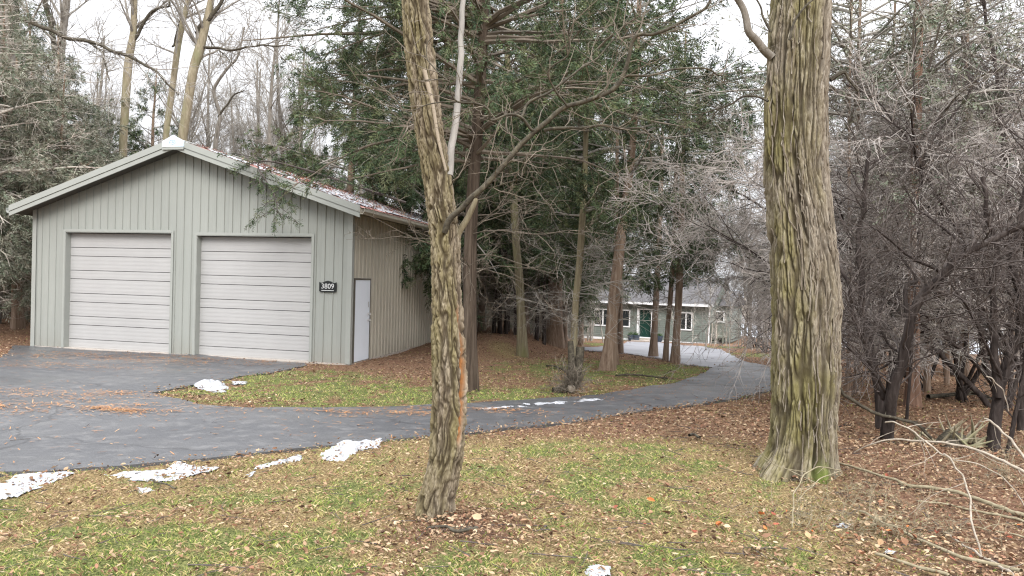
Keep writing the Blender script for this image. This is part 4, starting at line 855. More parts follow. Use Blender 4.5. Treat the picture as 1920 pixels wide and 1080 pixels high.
def sprays(mb, p, D, n_per, size, rg, pal, droop=-.1, w=.009):
    """flat feathery fans of scale leaves: each spray is a twig of short overlapping blades"""
    n = len(p); D = unit(D+np.array([0, 0, droop])); U = unit(np.cross(D, rg.normal(size=(n, 3))*.5+np.array([0, 0, 1.])))
    V = np.cross(U, D); t = (np.arange(n_per)+.5)/n_per; s = size*rg.uniform(.6, 1.25, n)
    side = np.where(np.arange(n_per) % 2 == 0, 1., -1.); tt = t[None]+rg.uniform(-.06, .06, (n, n_per))
    c = p[:, None]+D[:, None]*(s[:, None]*tt)[..., None]+V[:, None]*(rg.normal(0, .06, (n, n_per))*s[:, None])[..., None]
    d = unit(D[:, None]*.8+U[:, None]*(side[None]*rg.uniform(.4, 1.1, (n, n_per)))[..., None]+rg.normal(0, .28, (n, n_per, 3)))
    l = (s[:, None]*(.55-.3*t[None])*rg.uniform(.6, 1.2, (n, n_per)))[..., None]; q = unit(np.cross(d, rg.normal(size=(n, n_per, 3))))
    ww = w*rg.uniform(.7, 1.5, (n, n_per, 1)); Vx = np.stack([c-q*ww*.4, c+d*l*.5+q*ww, c+d*l, c+d*l*.5-q*ww], 2).reshape(-1, 3)
    m_ = n*n_per; col = np.repeat(pal[rg.choice(len(pal), n)]*rg.uniform(.75, 1.3, (n, 1)), n_per*4, 0)
    mb.add(Vx, np.arange(m_)[:, None]*4+np.array([[0, 1, 2, 3]]), col)
def cedar_proto(name, label, h, r, seed, nb=80, crown=.25, width=3.0, nsp=4200, n_per=14, size=.26, bark='cedar_bark', pal=FOL, dead=26, lean=(0, 0), w=.010, trunk=None, foliage_from=None, abs_=False, asym=None, twig='twig_grey', deadspan=(.12, .5), tips=1.):
    rg = np.random.default_rng(seed); t = thing(name, label, 'tree')
    if trunk is not None: P, R = trunk
    else:
        P, R = grow(np.array([[0, 0, -.2]]), np.array([[lean[0], lean[1], 1.]]), np.array([h]), np.array([r]), 16, .02, .01, .12, rg); R[0, 0] *= 1.4; R[0, 1] *= 1.05
    mb = MB(); K = P.shape[1]; Q = catmull(P[0], 60); Rq = np.interp(np.linspace(0, 1, 60), np.linspace(0, 1, K), R[0]); k = 16
    an = np.arange(k)*2*np.pi/k; fl = 1+.10*np.sin(an*3+seed)[None]+.06*np.sin(an*5+seed*2+np.linspace(0, 6, 60)[:, None])
    idx = np.arange(60*k).reshape(60, k); Pv = np.stack([Q[:, None, 0]+np.cos(an)*Rq[:, None]*fl, Q[:, None, 1]+np.sin(an)*Rq[:, None]*fl, np.repeat(Q[:, 2:3], k, 1)], -1)
    mb.add(Pv.reshape(-1, 3), np.stack([idx[:-1], np.roll(idx[:-1], -1, 1), np.roll(idx[1:], -1, 1), idx[1:]], -1).reshape(-1, 4)); mb.build('trunk', bark, t, smooth=True)
    tt = crown+(1-crown)*rg.random(nb)**.9; s = tt*(K-1); j = np.minimum(s.astype(int), K-2); u = (s-j)[:, None]; p = P[0, j]*(1-u)+P[0, j+1]*u
    az = rg.uniform(0, 2*np.pi, nb); rise = rg.uniform(.0, .5, nb)+.5*np.maximum(0, (tt-.7))*2
    if asym is not None: az = np.where(rg.random(nb) < .35, rg.normal(asym, .6, nb), az)
    D = np.stack([np.cos(az), np.sin(az), rise], 1); prof = np.minimum(1, (1.03-tt)/(1-crown)*1.6)*np.minimum(1, .55+(tt-crown)/(1-crown)*3)
    Ln = width*prof*rg.uniform(.55, 1.15, nb); P1, R1 = grow(p, D, Ln, .012+.009*Ln, 10, .07, -.035, .15, rg)
    mb = MB(); mb.tubes(P1, R1, 5); p2, D2, rr_, Lp, t2 = spawn(P1, R1, nb*9, .2, (.4, 1.0), rg); P2, R2 = grow(p2, D2, Lp*.36*rg.uniform(.4, 1.1, nb*9)*(1.15-t2*.6), np.full(nb*9, .008), 6, .12, -.03, .3, rg); mb.tubes(P2, R2, 3)
    fo = MB(); p3, D3, _, _, _ = spawn(P2, R2, nsp, .25, (.2, .9), rg); sprays(fo, p3, D3, n_per, size, rg, pal, -.15, w)
    if tips < 1: kk = rg.random(len(P2)) < tips; P2 = P2[kk]
    e = P2[:, -1]; sprays(fo, e, P2[:, -1]-P2[:, -2], n_per, size, rg, pal, -.15, w)
    # dead lower limbs, thin and dry
    if dead:
        td = rg.uniform(deadspan[0], deadspan[1], dead); s = td*(K-1); j = np.minimum(s.astype(int), K-2); u = (s-j)[:, None]; p = P[0, j]*(1-u)+P[0, j+1]*u; az = rg.uniform(0, 2*np.pi, dead)
        Pd, Rd_ = grow(p, np.stack([np.cos(az), np.sin(az), rg.uniform(-.1, .5, dead)], 1), width*rg.uniform(.3, .95, dead), np.full(dead, .010), 9, .13, -.02, .25, rg); mb.tubes(Pd, Rd_, 4)
        p, D, _, _, _ = spawn(Pd, Rd_, dead*9, .1, (.5, 1.2), rg); Pe, Re = grow(p, D, rg.uniform(.15, .8, dead*9), np.full(dead*9, .006), 5, .2, -.02, .4, rg); mb.tubes(Pe, Re, 3)
        p, D, _, _, _ = spawn(Pe, Re, dead*24, .1, (.5, 1.2), rg); Pe, Re = grow(p, D, rg.uniform(.08, .35, dead*24), np.full(dead*24, .0038), 4, .2, -.02, .4, rg); mb.tubes(Pe, Re, 3)
    mb.build('branches', twig, t); fo.build('foliage', 'cedar_foliage', t); return t

def place(t, px, py, first, rz=0., scale=1., label=None, group=None, Y=None):
    p = gp(px, py) if Y is None else np.array([at(px, 520, Y)[0], Y, 0.]); p[2] = gz(p[0], p[1])
    if first: t.location = [float(v) for v in p]; t.rotation_euler = (0, 0, rz); t.scale = (scale,)*3 if np.isscalar(scale) else scale; c = t
    else: c = copy_tree(t, p, rz, scale)
    if label: c['label'] = label
    if group: c['group'] = group
    return c
def pxtrunk(pts, base, extra=None):
    """trunk path from photo pixels (x, y, width) at the depth of its foot, local to the foot"""
    Y = base[1]; P = np.array([at(x, y, Y) for x, y, w in pts])-base; R = np.array([w/2*Y/FP for x, y, w in pts]); P[0, 2] = -.15; R[0] *= 1.25
    if extra: P = np.concatenate([P, P[-1:]+np.array([e[:3] for e in extra])]); R = np.concatenate([R, [e[3] for e in extra]])
    Q = catmull(P, 20); return Q[None], catmull(np.stack([R, R*0], 1), 20)[None, :, 0]
def my_cedar(name, label, pts, foot, extra, **kw):
    b_ = gp(*foot); t = cedar_proto(name, label, 0, 0, trunk=pxtrunk(pts, b_, extra), **kw); t.location = [float(v) for v in b_]; return t
# T1: the big cedar just behind the furrowed tree, branches reaching over the roof
my_cedar('cedar_tree', 'large green cedar close behind the furrowed tree, its boughs reaching over the garage roof', [(880,733,30),(880,640,26),(880,520,25),(882,440,24),(888,330,23),(898,200,21),(905,60,19),(908,0,18)], (884, 733), [(0, 0, 2.5, .14), (.1, 0, 5., .04)],
    bark='red_dark_bark', seed=101, nb=120, crown=.44, width=3.9, nsp=7000, n_per=20, size=.22, w=.0052, dead=24, deadspan=(.22, .5), asym=math.pi, twig='twig_brown')
my_cedar('cedar_tree', 'straight dark footed cedar on the leafy bank right of the garage corner', [(979,669,20),(977,600,17),(973,520,16),(967,454,15),(962,350,14),(955,200,12),(950,60,10)], (979, 669), [(0, 0, 3, .03)],
    twig='twig_brown', w=.008, seed=102, nb=80, crown=.5, width=3.3, nsp=5200, n_per=16, size=.26, dead=20, bark='cedar_bark_green')
my_cedar('cedar_tree', 'widest of the cedars behind the bank, twin ribbed trunk right of the dark straight cedar', [(1039,648,34),(1040,600,29),(1040,540,27),(1042,460,25),(1045,350,22),(1050,200,18),(1052,80,14)], (1039, 648), [(0, 0, 3, .04)],
    twig='twig_brown', seed=103, nb=90, crown=.42, width=4.0, nsp=5200, n_per=14, size=.32, dead=26, w=.013)
my_cedar('cedar_tree', 'slim cedar leaning right with the broken log and brush at its foot', [(1072,700,13),(1076,640,13),(1080,560,12),(1086,500,12),(1090,440,12),(1096,340,10),(1100,200,9),(1104,60,8)], (1072, 700), [(0, 0, 2.5, .02)],
    seed=104, nb=60, crown=.52, width=2.4, nsp=3000, n_per=14, size=.26, dead=22, bark='cedar_bark_green')
my_cedar('cedar_tree', 'big brown cedar leaning right, nearest on the island lawn left of the house door', [(1138,695,30),(1145,640,22),(1152,560,21),(1160,490,19),(1168,420,17),(1178,350,15),(1188,250,13),(1194,120,11),(1198,20,9)], (1138, 695), [(0, 0, 3, .03)],
    twig='twig_grey', w=.009, seed=105, nb=70, crown=.56, width=3.1, nsp=3200, n_per=14, size=.26, dead=24, bark='cedar_bark')
for i, (pts, foot, lab, kw) in enumerate([
    ([(1154,684,16),(1153,640,11),(1152,560,10),(1156,400,8),(1158,250,6)], (1155, 684), 'thin cedar half hidden right behind the big brown leaning cedar', dict(seed=106)),
    ([(1163,663,11),(1163,600,9),(1163,540,9),(1166,420,8),(1170,300,6)], (1163, 663), 'slim cedar in front of the wide house window', dict(seed=107)),
    ([(1224,669,17),(1226,630,13),(1230,560,11),(1236,440,10),(1240,300,8)], (1223, 669), 'cedar with flared dark foot just right of the house door', dict(seed=108)),
    ([(1247,677,10),(1251,620,9),(1257,555,9),(1264,440,8),(1268,300,6)], (1246, 677), 'pale slim cedar leaning right, between the two cedars right of the house door', dict(seed=109)),
    ([(1265,681,18),(1268,630,14),(1272,560,13),(1276,450,12),(1280,300,9),(1282,200,7)], (1265, 681), 'rightmost cedar on the island lawn, left of the narrow house window', dict(seed=110)),
    ([(1089,648,9),(1090,600,8),(1091,520,8),(1093,400,6)], (1089, 648), 'slim cedar at the left end of the house front', dict(seed=111)),
    ([(1059,650,12),(1059,600,10),(1060,520,10),(1062,400,8)], (1059, 650), 'cedar pressed against the right side of the widest cedar', dict(seed=112)),
    ([(1006,637,7),(1008,580,7),(1010,520,6),(1010,450,6),(1012,350,5)], (1005, 637), 'thin black cedar stem between the dark straight cedar and the widest cedar', dict(seed=113, bark='dark_bark'))]):
    my_cedar('cedar_tree', lab, pts, foot, [(0, 0, 2.2, .02)], **{**dict(nb=44, crown=.42, width=2.5, nsp=1500, n_per=15, size=.30, w=.010, dead=7, deadspan=(.36, .62), twig='twig_grey'), **kw})
# background cedars, shared meshes
cp = cedar_proto('cedar_tree', 'x', 13, .20, 201, nb=110, crown=.10, width=3.6, nsp=6500, n_per=19, size=.34, w=.011, dead=10)
cg = cedar_proto('cedar_tree', 'x', 12, .18, 202, nb=110, crown=.08, width=3.6, nsp=4200, n_per=18, size=.36, w=.011, dead=44, pal=FOLG, deadspan=(.05, .8), twig='twig_pale')
far = [(cg,-60,22,1.0),(cg,35,25,.95),(cg,120,30,1.0),(cg,-10,33,1.2),(cg,190,37,.8),(cg,-150,28,1.1),(cp,285,38,.98),(cp,60,30,1.0),(cg,90,24,.72),(cg,480,50,1.0),(cg,415,55,1.05),(cg,565,50,.95)]
labs = ['grey green cedar at the left edge of the photo behind the garage']*6
first = {id(cp): True, id(cg): True}
for i, (t, px, Y, s) in enumerate(far):
    f1 = first[id(t)]; first[id(t)] = False
    lab = 'grey green cedar in the dense stand left behind the garage' if px < 200 and t is cg else ('fresh green cedar showing above the garage ridge, among the tall tan trunks' if px == 285 else ('fresh green cedar in the stand left of the garage ridge' if t is cp else 'frosty grey cedar above the right garage roof slope'))
    place(t, px, 0, f1, rng.uniform(0, 6), s, lab, 'cedars behind the garage', Y)
for px, Y, s in [(650,27,1.0),(820,24,1.05),(900,30,1.15),(985,34,1.1),(1045,38,1.1)]:
    place(cp, px, 0, False, rng.uniform(0, 6), s, 'deep green cedar in the row right behind the garage', 'green cedars behind the garage and bank', Y)
for px, Y, s in [(1020,48,1.2),(950,44,1.2),(870,48,1.3)]:
    place(cg, px, 0, False, rng.uniform(0, 6), (s*.8, s*.8, s), 'open greyish cedar standing among the trees in front of the house', 'thin cedars near the house', Y) if px > 1100 else place(cg, px, 0, False, rng.uniform(0, 6), s, 'greyish cedar in the dark wood beyond the bank', 'cedars in the dark wood', Y)
cs = cedar_proto('cedar_tree', 'x', 13, .16, 203, tips=.3, nb=50, crown=.30, width=3.6, nsp=500, n_per=9, size=.34, w=.016, dead=60, pal=FOLG, deadspan=(.15, .9), twig='twig_grey'); fs = [True]
for px, Y, s in [(1655,25,1.15),(1745,24,1.15),(1900,20,1.05)]:
    place(cs, px, 0, fs[0], rng.uniform(0, 6), (s*.75, s*.75, s), 'half bare cedar rising above the thicket', 'half bare cedars behind the thicket', Y); fs[0] = False
# cedar bough lying over the garage rake, part of a low cedar beyond the ridge: a fallen bough of its own
bp = G(1.9, -.5, HE+.16+PITCHR*1.9+.14); tb = thing('cedar_bough', 'broken green cedar bough lying over the front edge of the garage roof', 'branch', bp); mb = MB(); fo = MB(); rB = np.random.default_rng(71)
sl = unit(-GU*1.+np.array([0, 0, -PITCHR])); P0 = np.array([-GU*(-.2)*k for k in range(1)]); 
main = np.array([sl*2.6+GV*2.6+[0, 0, .30], sl*1.5+GV*1.7+[0, 0, .28], sl*.6+GV*.8+[0, 0, .25], [0, 0, .16], -sl*.25-GV*.15+[0, 0, -.05], sl*.25-GV*.20+[0, 0, -.55], sl*.35-GV*.2+[0, 0, -.95]])
P, R = catmull(main, 24)[None], np.linspace(.035, .008, 24)[None]; mb.tubes(P, R, 6)
p, D, _, _, _ = spawn(P, R, 46, .05, (.5, 1.2), rB); P1, R1 = grow(p, D, rB.uniform(.3, 1.0, 46), np.full(46, .009), 7, .12, -.05, .3, rB)
def abover(Px):                                # keep the bough's twigs on or above the roof and in front of the wall
    w_ = Px+bp; a = _inv[0, 0]*(w_[..., 0]-GC[0])+_inv[0, 1]*(w_[..., 1]-GC[1]); b_ = _inv[1, 0]*(w_[..., 0]-GC[0])+_inv[1, 1]*(w_[..., 1]-GC[1]); hh = FLOOR+HE+.16+PITCHR*(GWID/2-np.abs(a-GWID/2))+.07
    Px[..., 2] = np.where(b_ > -OG-.05, np.maximum(w_[..., 2], hh), w_[..., 2])-bp[2]; return Px
P1 = abover(P1); mb.tubes(P1, R1, 4); p, D, _, _, _ = spawn(P1, R1, 520, .1, (.3, .9), rB); p = abover(p); sprays(fo, p, D, 12, .17, rB, FOL, -.15, .007)
mb.build('branch', 'twig_dark', tb); fo.build('foliage', 'cedar_foliage', tb)
# ------------------------------------------------------------------ tall bare trees at left, limbs from the photo
def pole(label, pts, Y, extra, group=None, limbs=(), bark='tan_bark', seed=0, ntw=(10, 60, 320), name='bare_tree', twig='twig_grey', t0=.45, spread=4.5):
    x0, y0, w0 = pts[0]; foot = at(x0, y0, Y); foot[2] = gz(foot[0], foot[1]); t = thing(name, label, 'tree', foot, group=group)
    P = np.array([at(x, y, Y) for x, y, w in pts])-foot; R = np.array([w/2*Y/FP for x, y, w in pts])
    d = (P[1]-P[0])/max(.1, (P[1]-P[0])[2]); b0 = P[0]-d*P[0][2]*.8; b0[2] = -.2
    P = np.concatenate([b0[None], P, P[-1:]+np.array([e[:3] for e in extra])]); R = np.concatenate([[R[0]*1.25], R, [e[3] for e in extra]])
    Q = catmull(P, 40)[None]; Rq = np.interp(np.linspace(0, 1, 40), np.linspace(0, 1, len(R)), R)[None]; mb = MB(); mb.tubes(Q, Rq, 12); L_ = []
    for lp, a, b_, dy in limbs:
        Pl = np.array([at(p_[0], p_[1], Y+dy*i/len(lp)) for i, p_ in enumerate(lp)])-foot; q = catmull(Pl, 36); q[1:] += np.stack([perlin(q[1:, 0]*1.5+k*7, q[1:, 2]*1.5) for k in range(3)], 1)*.08
        rl = np.linspace(a, b_, 36)/2*Y/FP; lm = MB(); lm.tubes(q[None], rl[None], 7); lm.build('limb', 'limb_bark', t, smooth=True); L_.append((q[None], rl[None]))  # dark bark on the limbs: their backlit look is put into the colour
    mb.build('trunk', bark, t, smooth=True); rg = np.random.default_rng(seed); mb = MB()
    p, D, rr_, _, tt = spawn(Q, Rq, ntw[0], t0, (.5, 1.1), rg, .2); P1, R1 = grow(p, D, spread*rg.uniform(.4, 1.1, ntw[0]), np.minimum(rr_*.4, .06), 10, .12, .05, .2, rg); mb.tubes(P1, R1, 6)
    srcs = [(P1, R1, ntw[1], ntw[2])]+[(q, r_, int(9*np.linalg.norm(q[0, -1]-q[0, 0])/3)+8, int(20*np.linalg.norm(q[0, -1]-q[0, 0])/1.5)+30) for q, r_ in L_]
    for a, b_, n1, n2 in srcs:
        p, D, rr_, Lp, tt = spawn(a, b_, n1, .15, (.4, 1.0), rg); P2, R2 = grow(p, D, rg.uniform(.6, 2.2, n1), np.full(n1, .017), 8, .16, .02, .3, rg); mb.tubes(P2, R2, 4)
        p, D, rr_, Lp, tt = spawn(P2, R2, n2, .1, (.4, 1.0), rg); P3, R3 = grow(p, D, rg.uniform(.3, 1.0, n2), np.full(n2, .009), 5, .18, .02, .4, rg); mb.tubes(P3, R3, 3)
    mb.build('twigs', twig, t); return t
Z7 = lambda *p: [(x/2.4, y/2.4) for x, y in p]
pole('thick bare trunk at the left photo edge with a long dark limb crossing the sky', [(-6,330,34),(2,220,32),(9,150,30),(17,0,28)], 27, [(0, 0, 3, .2), (0, 0, 6, .1)], None,
     [([(16,15)]+Z7((60,70),(160,110),(290,165),(400,185),(490,225),(570,250),(650,300),(700,320),(750,370),(800,430)), 9, 3, -3), (Z7((400,190),(450,230),(475,300),(495,365)), 4.5, 2, -2), (Z7((290,165),(250,240),(200,330)), 2.5, 1.5, 0)], 'grey_bark', 301)
pole('forked bare tree left of the tall tan trunks behind the garage', [(104,230,15),(110,140,15),(112,120,15),(118,60,13),(125,0,13)], 33, [(.2, 0, 3, .12), (.4, 0, 6, .05)], None, [(Z7((268,310),(245,200),(225,90),(205,0),(195,-80)), 11, 8, 0)], 'grey_bark', 302)
pole('tall tan trunk behind the garage, left one of three, forking to the right', [(230,300,14),(232,250,14),(240,125,15),(250,62,12),(252,0,11)], 31, [(.1, 0, 3, .1), (.2, 0, 6, .04)], None, [(Z7((598,190),(620,150),(655,90),(690,55),(730,35),(765,28),(765,0)), 7, 3, 0)], 'tan_bark', 303)
pole('slimmer middle tan trunk of the three rising behind the garage roof', [(310,275,11),(314,230,11),(323,167,11),(333,92,11),(343,40,10),(352,0,9)], 33, [(.3, 0, 3, .08), (.4, 0, 6, .03)], None, [(Z7((775,210),(795,150),(810,100),(825,50)), 4, 2, 0)], 'tan_bark', 304)
pole('tan trunk leaning right above the garage ridge, right one of the three', [(339,290,17),(345,240,17),(362,135,16),(372,100,18),(385,50,14),(396,0,12)], 31, [(.5, 0, 3, .1), (.9, 0, 6, .04)], None,
     [(Z7((890,150),(905,115),(940,90),(965,60),(990,20),(1010,-30)), 11, 6, 0), (Z7((918,212),(960,215),(1010,222),(1070,222),(1130,210),(1210,205),(1310,205)), 6, 2, -2), (Z7((940,160),(960,200),(1000,240),(1050,300)), 3, 1.5, 1)], 'tan_bark', 305)
pole('thin pale bare stem standing above the middle of the right roof slope', [(556,330,7),(560,290,7),(562,230,6),(562,163,6)], 30, [(.02, 0, .3, .03)], None, (), 'grey_bark', 306, (3, 10, 30), t0=.8, spread=1.2)
pole('curving grey bare tree above the right slope of the garage roof', [(403,280,9),(412,220,7),(405,190,7),(402,165,6),(425,130,5),(446,105,4)], 38, [(.3, 0, 1.5, .04)], None, [(Z7((985,530),(1010,490),(1050,430),(1100,410)), 5, 2, 0)], 'grey_bark', 307, (10, 50, 300), twig='twig_grey', spread=3)
pole('straight slender grey tree right of the curving one, above the right roof slope', [(505,300,8),(506,220,7),(512,130,5),(520,60,4)], 40, [(.1, 0, 3, .03)], None, (), 'grey_bark', 308, (16, 90, 420), t0=.35, spread=3)
# background bare trees (shared meshes)
b1 = bare_proto('bare_tree', 'x', 13, .16, 401, 'grey_bark', 'twig_grey', (20, 130, 800, 3600), tw=.012, spread=.36, crown0=.25)
b2 = bare_proto('bare_tree', 'x', 11, .10, 402, 'grey_bark', 'twig_grey', (24, 150, 900, 3600), tw=.011, spread=.30, crown0=.12, up=.2)
st = [True, True]
def bg(px, Y, s, lab, grp):
    k = int(rng.integers(2)); t = (b1, b2)[k]; place(t, px, 0, st[k], rng.uniform(0, 6), s, lab, grp, Y); st[k] = False
for px in (455,530,600,655,370,420,490,575,60,150,205,275,330,540): bg(px, rng.uniform(40, 56), rng.uniform(1.15, 1.6), 'bare grey tree in the background behind the garage', 'bare trees behind the garage')
for px in (880,930,985,1040,1400,1440): bg(px, rng.uniform(58, 74), rng.uniform(.75, 1.0), 'bare grey tree in the far wood around the house', 'bare trees around the house')
for px in (1408,1425,1450): bg(px, rng.uniform(38, 48), rng.uniform(.45, .7), 'twiggy bare tree before the right end of the house', 'twiggy trees by the right end of the house')
for i in range(9): 
    px = 1600+i*45+(70 if 1800 < 1600+i*45 < 1905 else 0); bg(px, rng.uniform(20, 46), rng.uniform(.6, .95), 'bare grey tree deep in the woods on the right', 'bare trees in the right hand woods')
# ------------------------------------------------------------------ thicket on the right
def thicket_proto(label, seed, h=5.2, ns=5, n=(60, 700, 5200), twig='twig_mauve', bark='dark_bark', r=.05, fine=.0042, spread=1.0):
    rg = np.random.default_rng(seed); t = thing('thicket_tree', label, 'tree'); az = rg.uniform(0, 2*np.pi, ns)
    D = np.stack([np.cos(az)*.45*spread, np.sin(az)*.45*spread, np.ones(ns)], 1); P, R = grow(np.zeros((ns, 3))+[0, 0, -.1]+rg.normal(0, .08, (ns, 3)), D, h*rg.uniform(.7, 1.05, ns), np.full(ns, r)*rg.uniform(.6, 1.2, ns), 14, .13, .02, .2, rg)
    mb = MB(); mb.tubes(P, R, 8); p, D, rr_, Lp, tt = spawn(P, R, n[0], .30, (.5, 1.25), rg, .05); P1, R1 = grow(p, D, h*.42*rg.uniform(.5, 1.1, n[0]), np.maximum(rr_*.4, .009), 10, .15, .0, .2, rg); mb.tubes(P1, R1, 5); mb.build('trunk', bark, t, smooth=True)
    mb = MB(); p, D, rr_, Lp, tt = spawn(P1, R1, n[1], .1, (.5, 1.2), rg); P2, R2 = grow(p, D, rg.uniform(.3, 1.1, n[1]), np.full(n[1], fine*1.5), 7, .2, -.01, .4, rg); mb.tubes(P2, R2, 3)
    p, D, rr_, Lp, tt = spawn(P2, R2, n[2], .1, (.5, 1.2), rg); P3, R3 = grow(p, D, rg.uniform(.1, .5, n[2]), np.full(n[2], fine), 4, .25, 0., .5, rg); mb.tubes(P3, R3, 3)
    mb.build('twigs', twig, t); return t
h1 = thicket_proto('x', 501, twig='twig_mauve'); h2 = thicket_proto('x', 502, h=6.0, twig='twig_mauve', spread=1.3); h3 = thicket_proto('x', 503, h=3.0, ns=9, n=(60, 600, 4200), r=.02, twig='twig_pale', bark='grey_bark', fine=.004)
h4 = thicket_proto('x', 504, h=6.0, n=(50, 600, 4000), twig='twig_olive', spread=1.2)
st3 = {id(h4): True, id(h1): True, id(h2): True, id(h3): True}
def th(t, px, Y, s, lab, grp, rz=None):
    place(t, px, 0, st3[id(t)], rng.uniform(0, 6) if rz is None else rz, s, lab, grp, Y); st3[id(t)] = False
for i, (px, Y, s) in enumerate([(1680,14.5,1.0),(1740,15.5,1.05),(1810,13.5,1.0),(1885,12.5,1.05),(1950,14,1.1),(1700,21,1.2),(1790,20,1.3),(1990,13,1.1),(1640,24,1.1)]):
    th((h1, h2)[i % 2], px, Y, s, 'tangled purplish grey tree in the right hand thicket', 'thicket trees on the right')
for i, (px, Y, s) in enumerate([(1440,34,.7),(1422,43,.8)]):
    th(h4, px, Y, s, 'tangled bare shrub tree at the drive bend', 'bare trees at the drive bend')
# undergrowth: multi-stemmed brush
for px in [q for q in np.linspace(1590, 1990, 17) if not 1795 < q < 1915]: th(h3, px, rng.uniform(19, 34), rng.uniform(.6, 1.0), 'pale dry brush on the right hand woodland floor', 'dry brush in the right hand woods')
for px in np.linspace(905, 1065, 12): th(h3, px, rng.uniform(36, 55), rng.uniform(.7, 1.1), 'dry brush in the dark wood beyond the bank', 'dry brush beyond the bank')
for px in (-40, 5, 40, 70, 20, 55, -15): th(h3, px, rng.uniform(25, 42), rng.uniform(.6, 1.1), 'dry brush left of the garage wall', 'dry brush left of the garage')
for px in (1040,1075,1380,1410,1440): th(h3, px, rng.uniform(60, 72), rng.uniform(.8, 1.2), 'dry brush beside the far house', 'dry brush beside the house')
# specific dark trunks in front of the thicket
def dark_tree(name, label, foot, stems, twig='twig_dark', bark='dark_bark', seed=1, ntw=14, fine=.004):
    b_ = gp(*foot); t = thing(name, label, 'tree', b_); mb = MB(); rg = np.random.default_rng(seed); tw = MB()
    for pts, w0, w1, dy in stems:
        Y = b_[1]; P = np.array([at(p_[0], p_[1], Y+dy*i/max(1, len(pts)-1)) for i, p_ in enumerate(pts)])-b_; n = 7*len(pts); Q = catmull(P, n); Q[1:-1] += np.stack([perlin(Q[1:-1, 0]*3+k*5, Q[1:-1, 2]*3) for k in range(3)], 1)*.03
        R = (np.linspace(0, 1, n)**.8*(w1-w0)+w0)/2*Y/FP; R *= 1+.10*perlin(np.arange(n)*.7, seed+.3); mb.tubes(Q[None], R[None], 10)
        Ln = np.linalg.norm(np.diff(Q, axis=0), axis=1).sum(); m_ = int(ntw*Ln)+3; p, D, rr_, _, _ = spawn(Q[None], R[None], m_, .25, (.6, 1.3), rg, .1); P1, R1 = grow(p, D, rg.uniform(.2, 1.2, m_), np.minimum(rr_*.4, .012), 9, .17, .02, .3, rg); tw.tubes(P1, R1, 4)
        p, D, _, _, _ = spawn(P1, R1, m_*7, .1, (.5, 1.2), rg); P2, R2 = grow(p, D, rg.uniform(.1, .5, m_*7), np.full(m_*7, fine), 5, .2, 0, .5, rg); tw.tubes(P2, R2, 3)
    mb.build('trunk', bark, t, smooth=True); tw.build('twigs', twig, t); return t
Z4 = lambda *p: [(x/2.077+1360, y/2.077+380) for x, y in p]
dark_tree('crooked_tree', 'black crooked tree leaning right in the thicket, nearest dark trunk right of the thick trunk', (1663, 829), [
    (Z4((630,950),(632,890),(640,820),(645,760),(665,690),(690,610),(715,500),(745,400),(790,330),(850,280),(900,230),(960,190),(1050,140),(1160,90),(1240,60)), 26, 9, -.6),
    (Z4((625,760),(590,690),(565,600),(545,540),(500,440),(480,330),(440,240)), 17, 6, .5), (Z4((640,760),(600,700),(520,600),(450,530),(380,470)), 8, 3, -.5),
    (Z4((640,620),(600,650),(540,665),(450,685)), 5, 2, .2), (Z4((720,480),(700,330),(740,300),(700,230),(660,160)), 9, 3, .6), (Z4((860,280),(800,250),(720,210),(640,140),(560,90)), 7, 3, -.4),
    (Z4((960,190),(900,140),(800,60),(740,20),(700,-60)), 6, 2.5, .4), (Z4((700,590),(640,560),(600,480),(620,380)), 6, 3, .5)], seed=601)
dark_tree('dark_tree', 'straight dark trunk close behind the crooked black tree', (1652, 808), [(Z4((605,880),(600,760),(580,640),(560,520),(540,420),(530,300),(520,160),(540,0),(560,-200)), 19, 7, .5)], seed=602)
dark_tree('forked_tree', 'dark forked tree at the right edge, its trunk splitting low into two stems', (1862, 846), [
    (Z4((1042,970),(1050,860),(1062,740),(1075,690),(1110,600),(1145,520),(1150,400),(1120,250),(1140,100),(1170,-80),(1180,-300)), 24, 9, .4),
    (Z4((1062,760),(1052,660),(1046,540),(1050,440),(1040,330),(1060,180),(1020,60),(1000,-100)), 17, 7, .2), (Z4((1075,690),(1040,600),(980,480),(930,390),(880,320)), 6, 3, -.4), (Z4((1150,420),(1090,330),(1030,270),(985,215)), 6, 2.5, .2)], seed=603)
dark_tree('thin_tree', 'thin dark stem leaning right beside the forked tree at the photo edge', (1891, 851), [(Z4((1098,980),(1120,880),(1140,760),(1165,640),(1180,500),(1190,300)), 9, 5, .3)], seed=604)
dark_tree('thin_tree', 'upright dark trunk touching the right edge of the photo', (1913, 812), [(Z4((1150,890),(1155,700),(1160,520),(1170,300),(1165,100),(1190,-200)), 14, 6, .3)], seed=605)
dark_tree('dark_tree', 'tall thin dark stem rising to the top of the thicket near the right edge', (1890, 770), [([(1893,775),(1896,600),(1890,480),(1893,400),(1885,300),(1870,200),(1868,120),(1850,40),(1835,-40)], 9, 6, .5), ([(1893,300),(1875,205),(1840,165),(1810,140)], 4, 2, .2), ([(1880,240),(1905,205),(1930,180)], 4, 2, .2)], seed=606)
dark_tree('sloping_stem', 'bare dark stem sloping up to the right through the middle of the thicket', (1700, 790), [([(1700,790),(1715,560),(1730,330),(1745,270),(1800,200),(1830,150)], 6, 3, .3), ([(1730,330),(1700,260),(1640,190),(1580,150)], 4, 2, .2)], seed=607)
my_cedar('cedar_tree', 'reddish brown peeling cedar trunk behind the crooked black tree', [(1711,762,29),(1711,700,23),(1712,600,22),(1713,500,20),(1716,350,20),(1720,150,15)], (1711, 762), [(0, 0, 2.5, .04)], seed=701, tips=.3, nb=50, crown=.6, width=2.6, nsp=500, n_per=12, size=.28, dead=40, deadspan=(.25, .75), bark='red_bark', pal=FOLG)
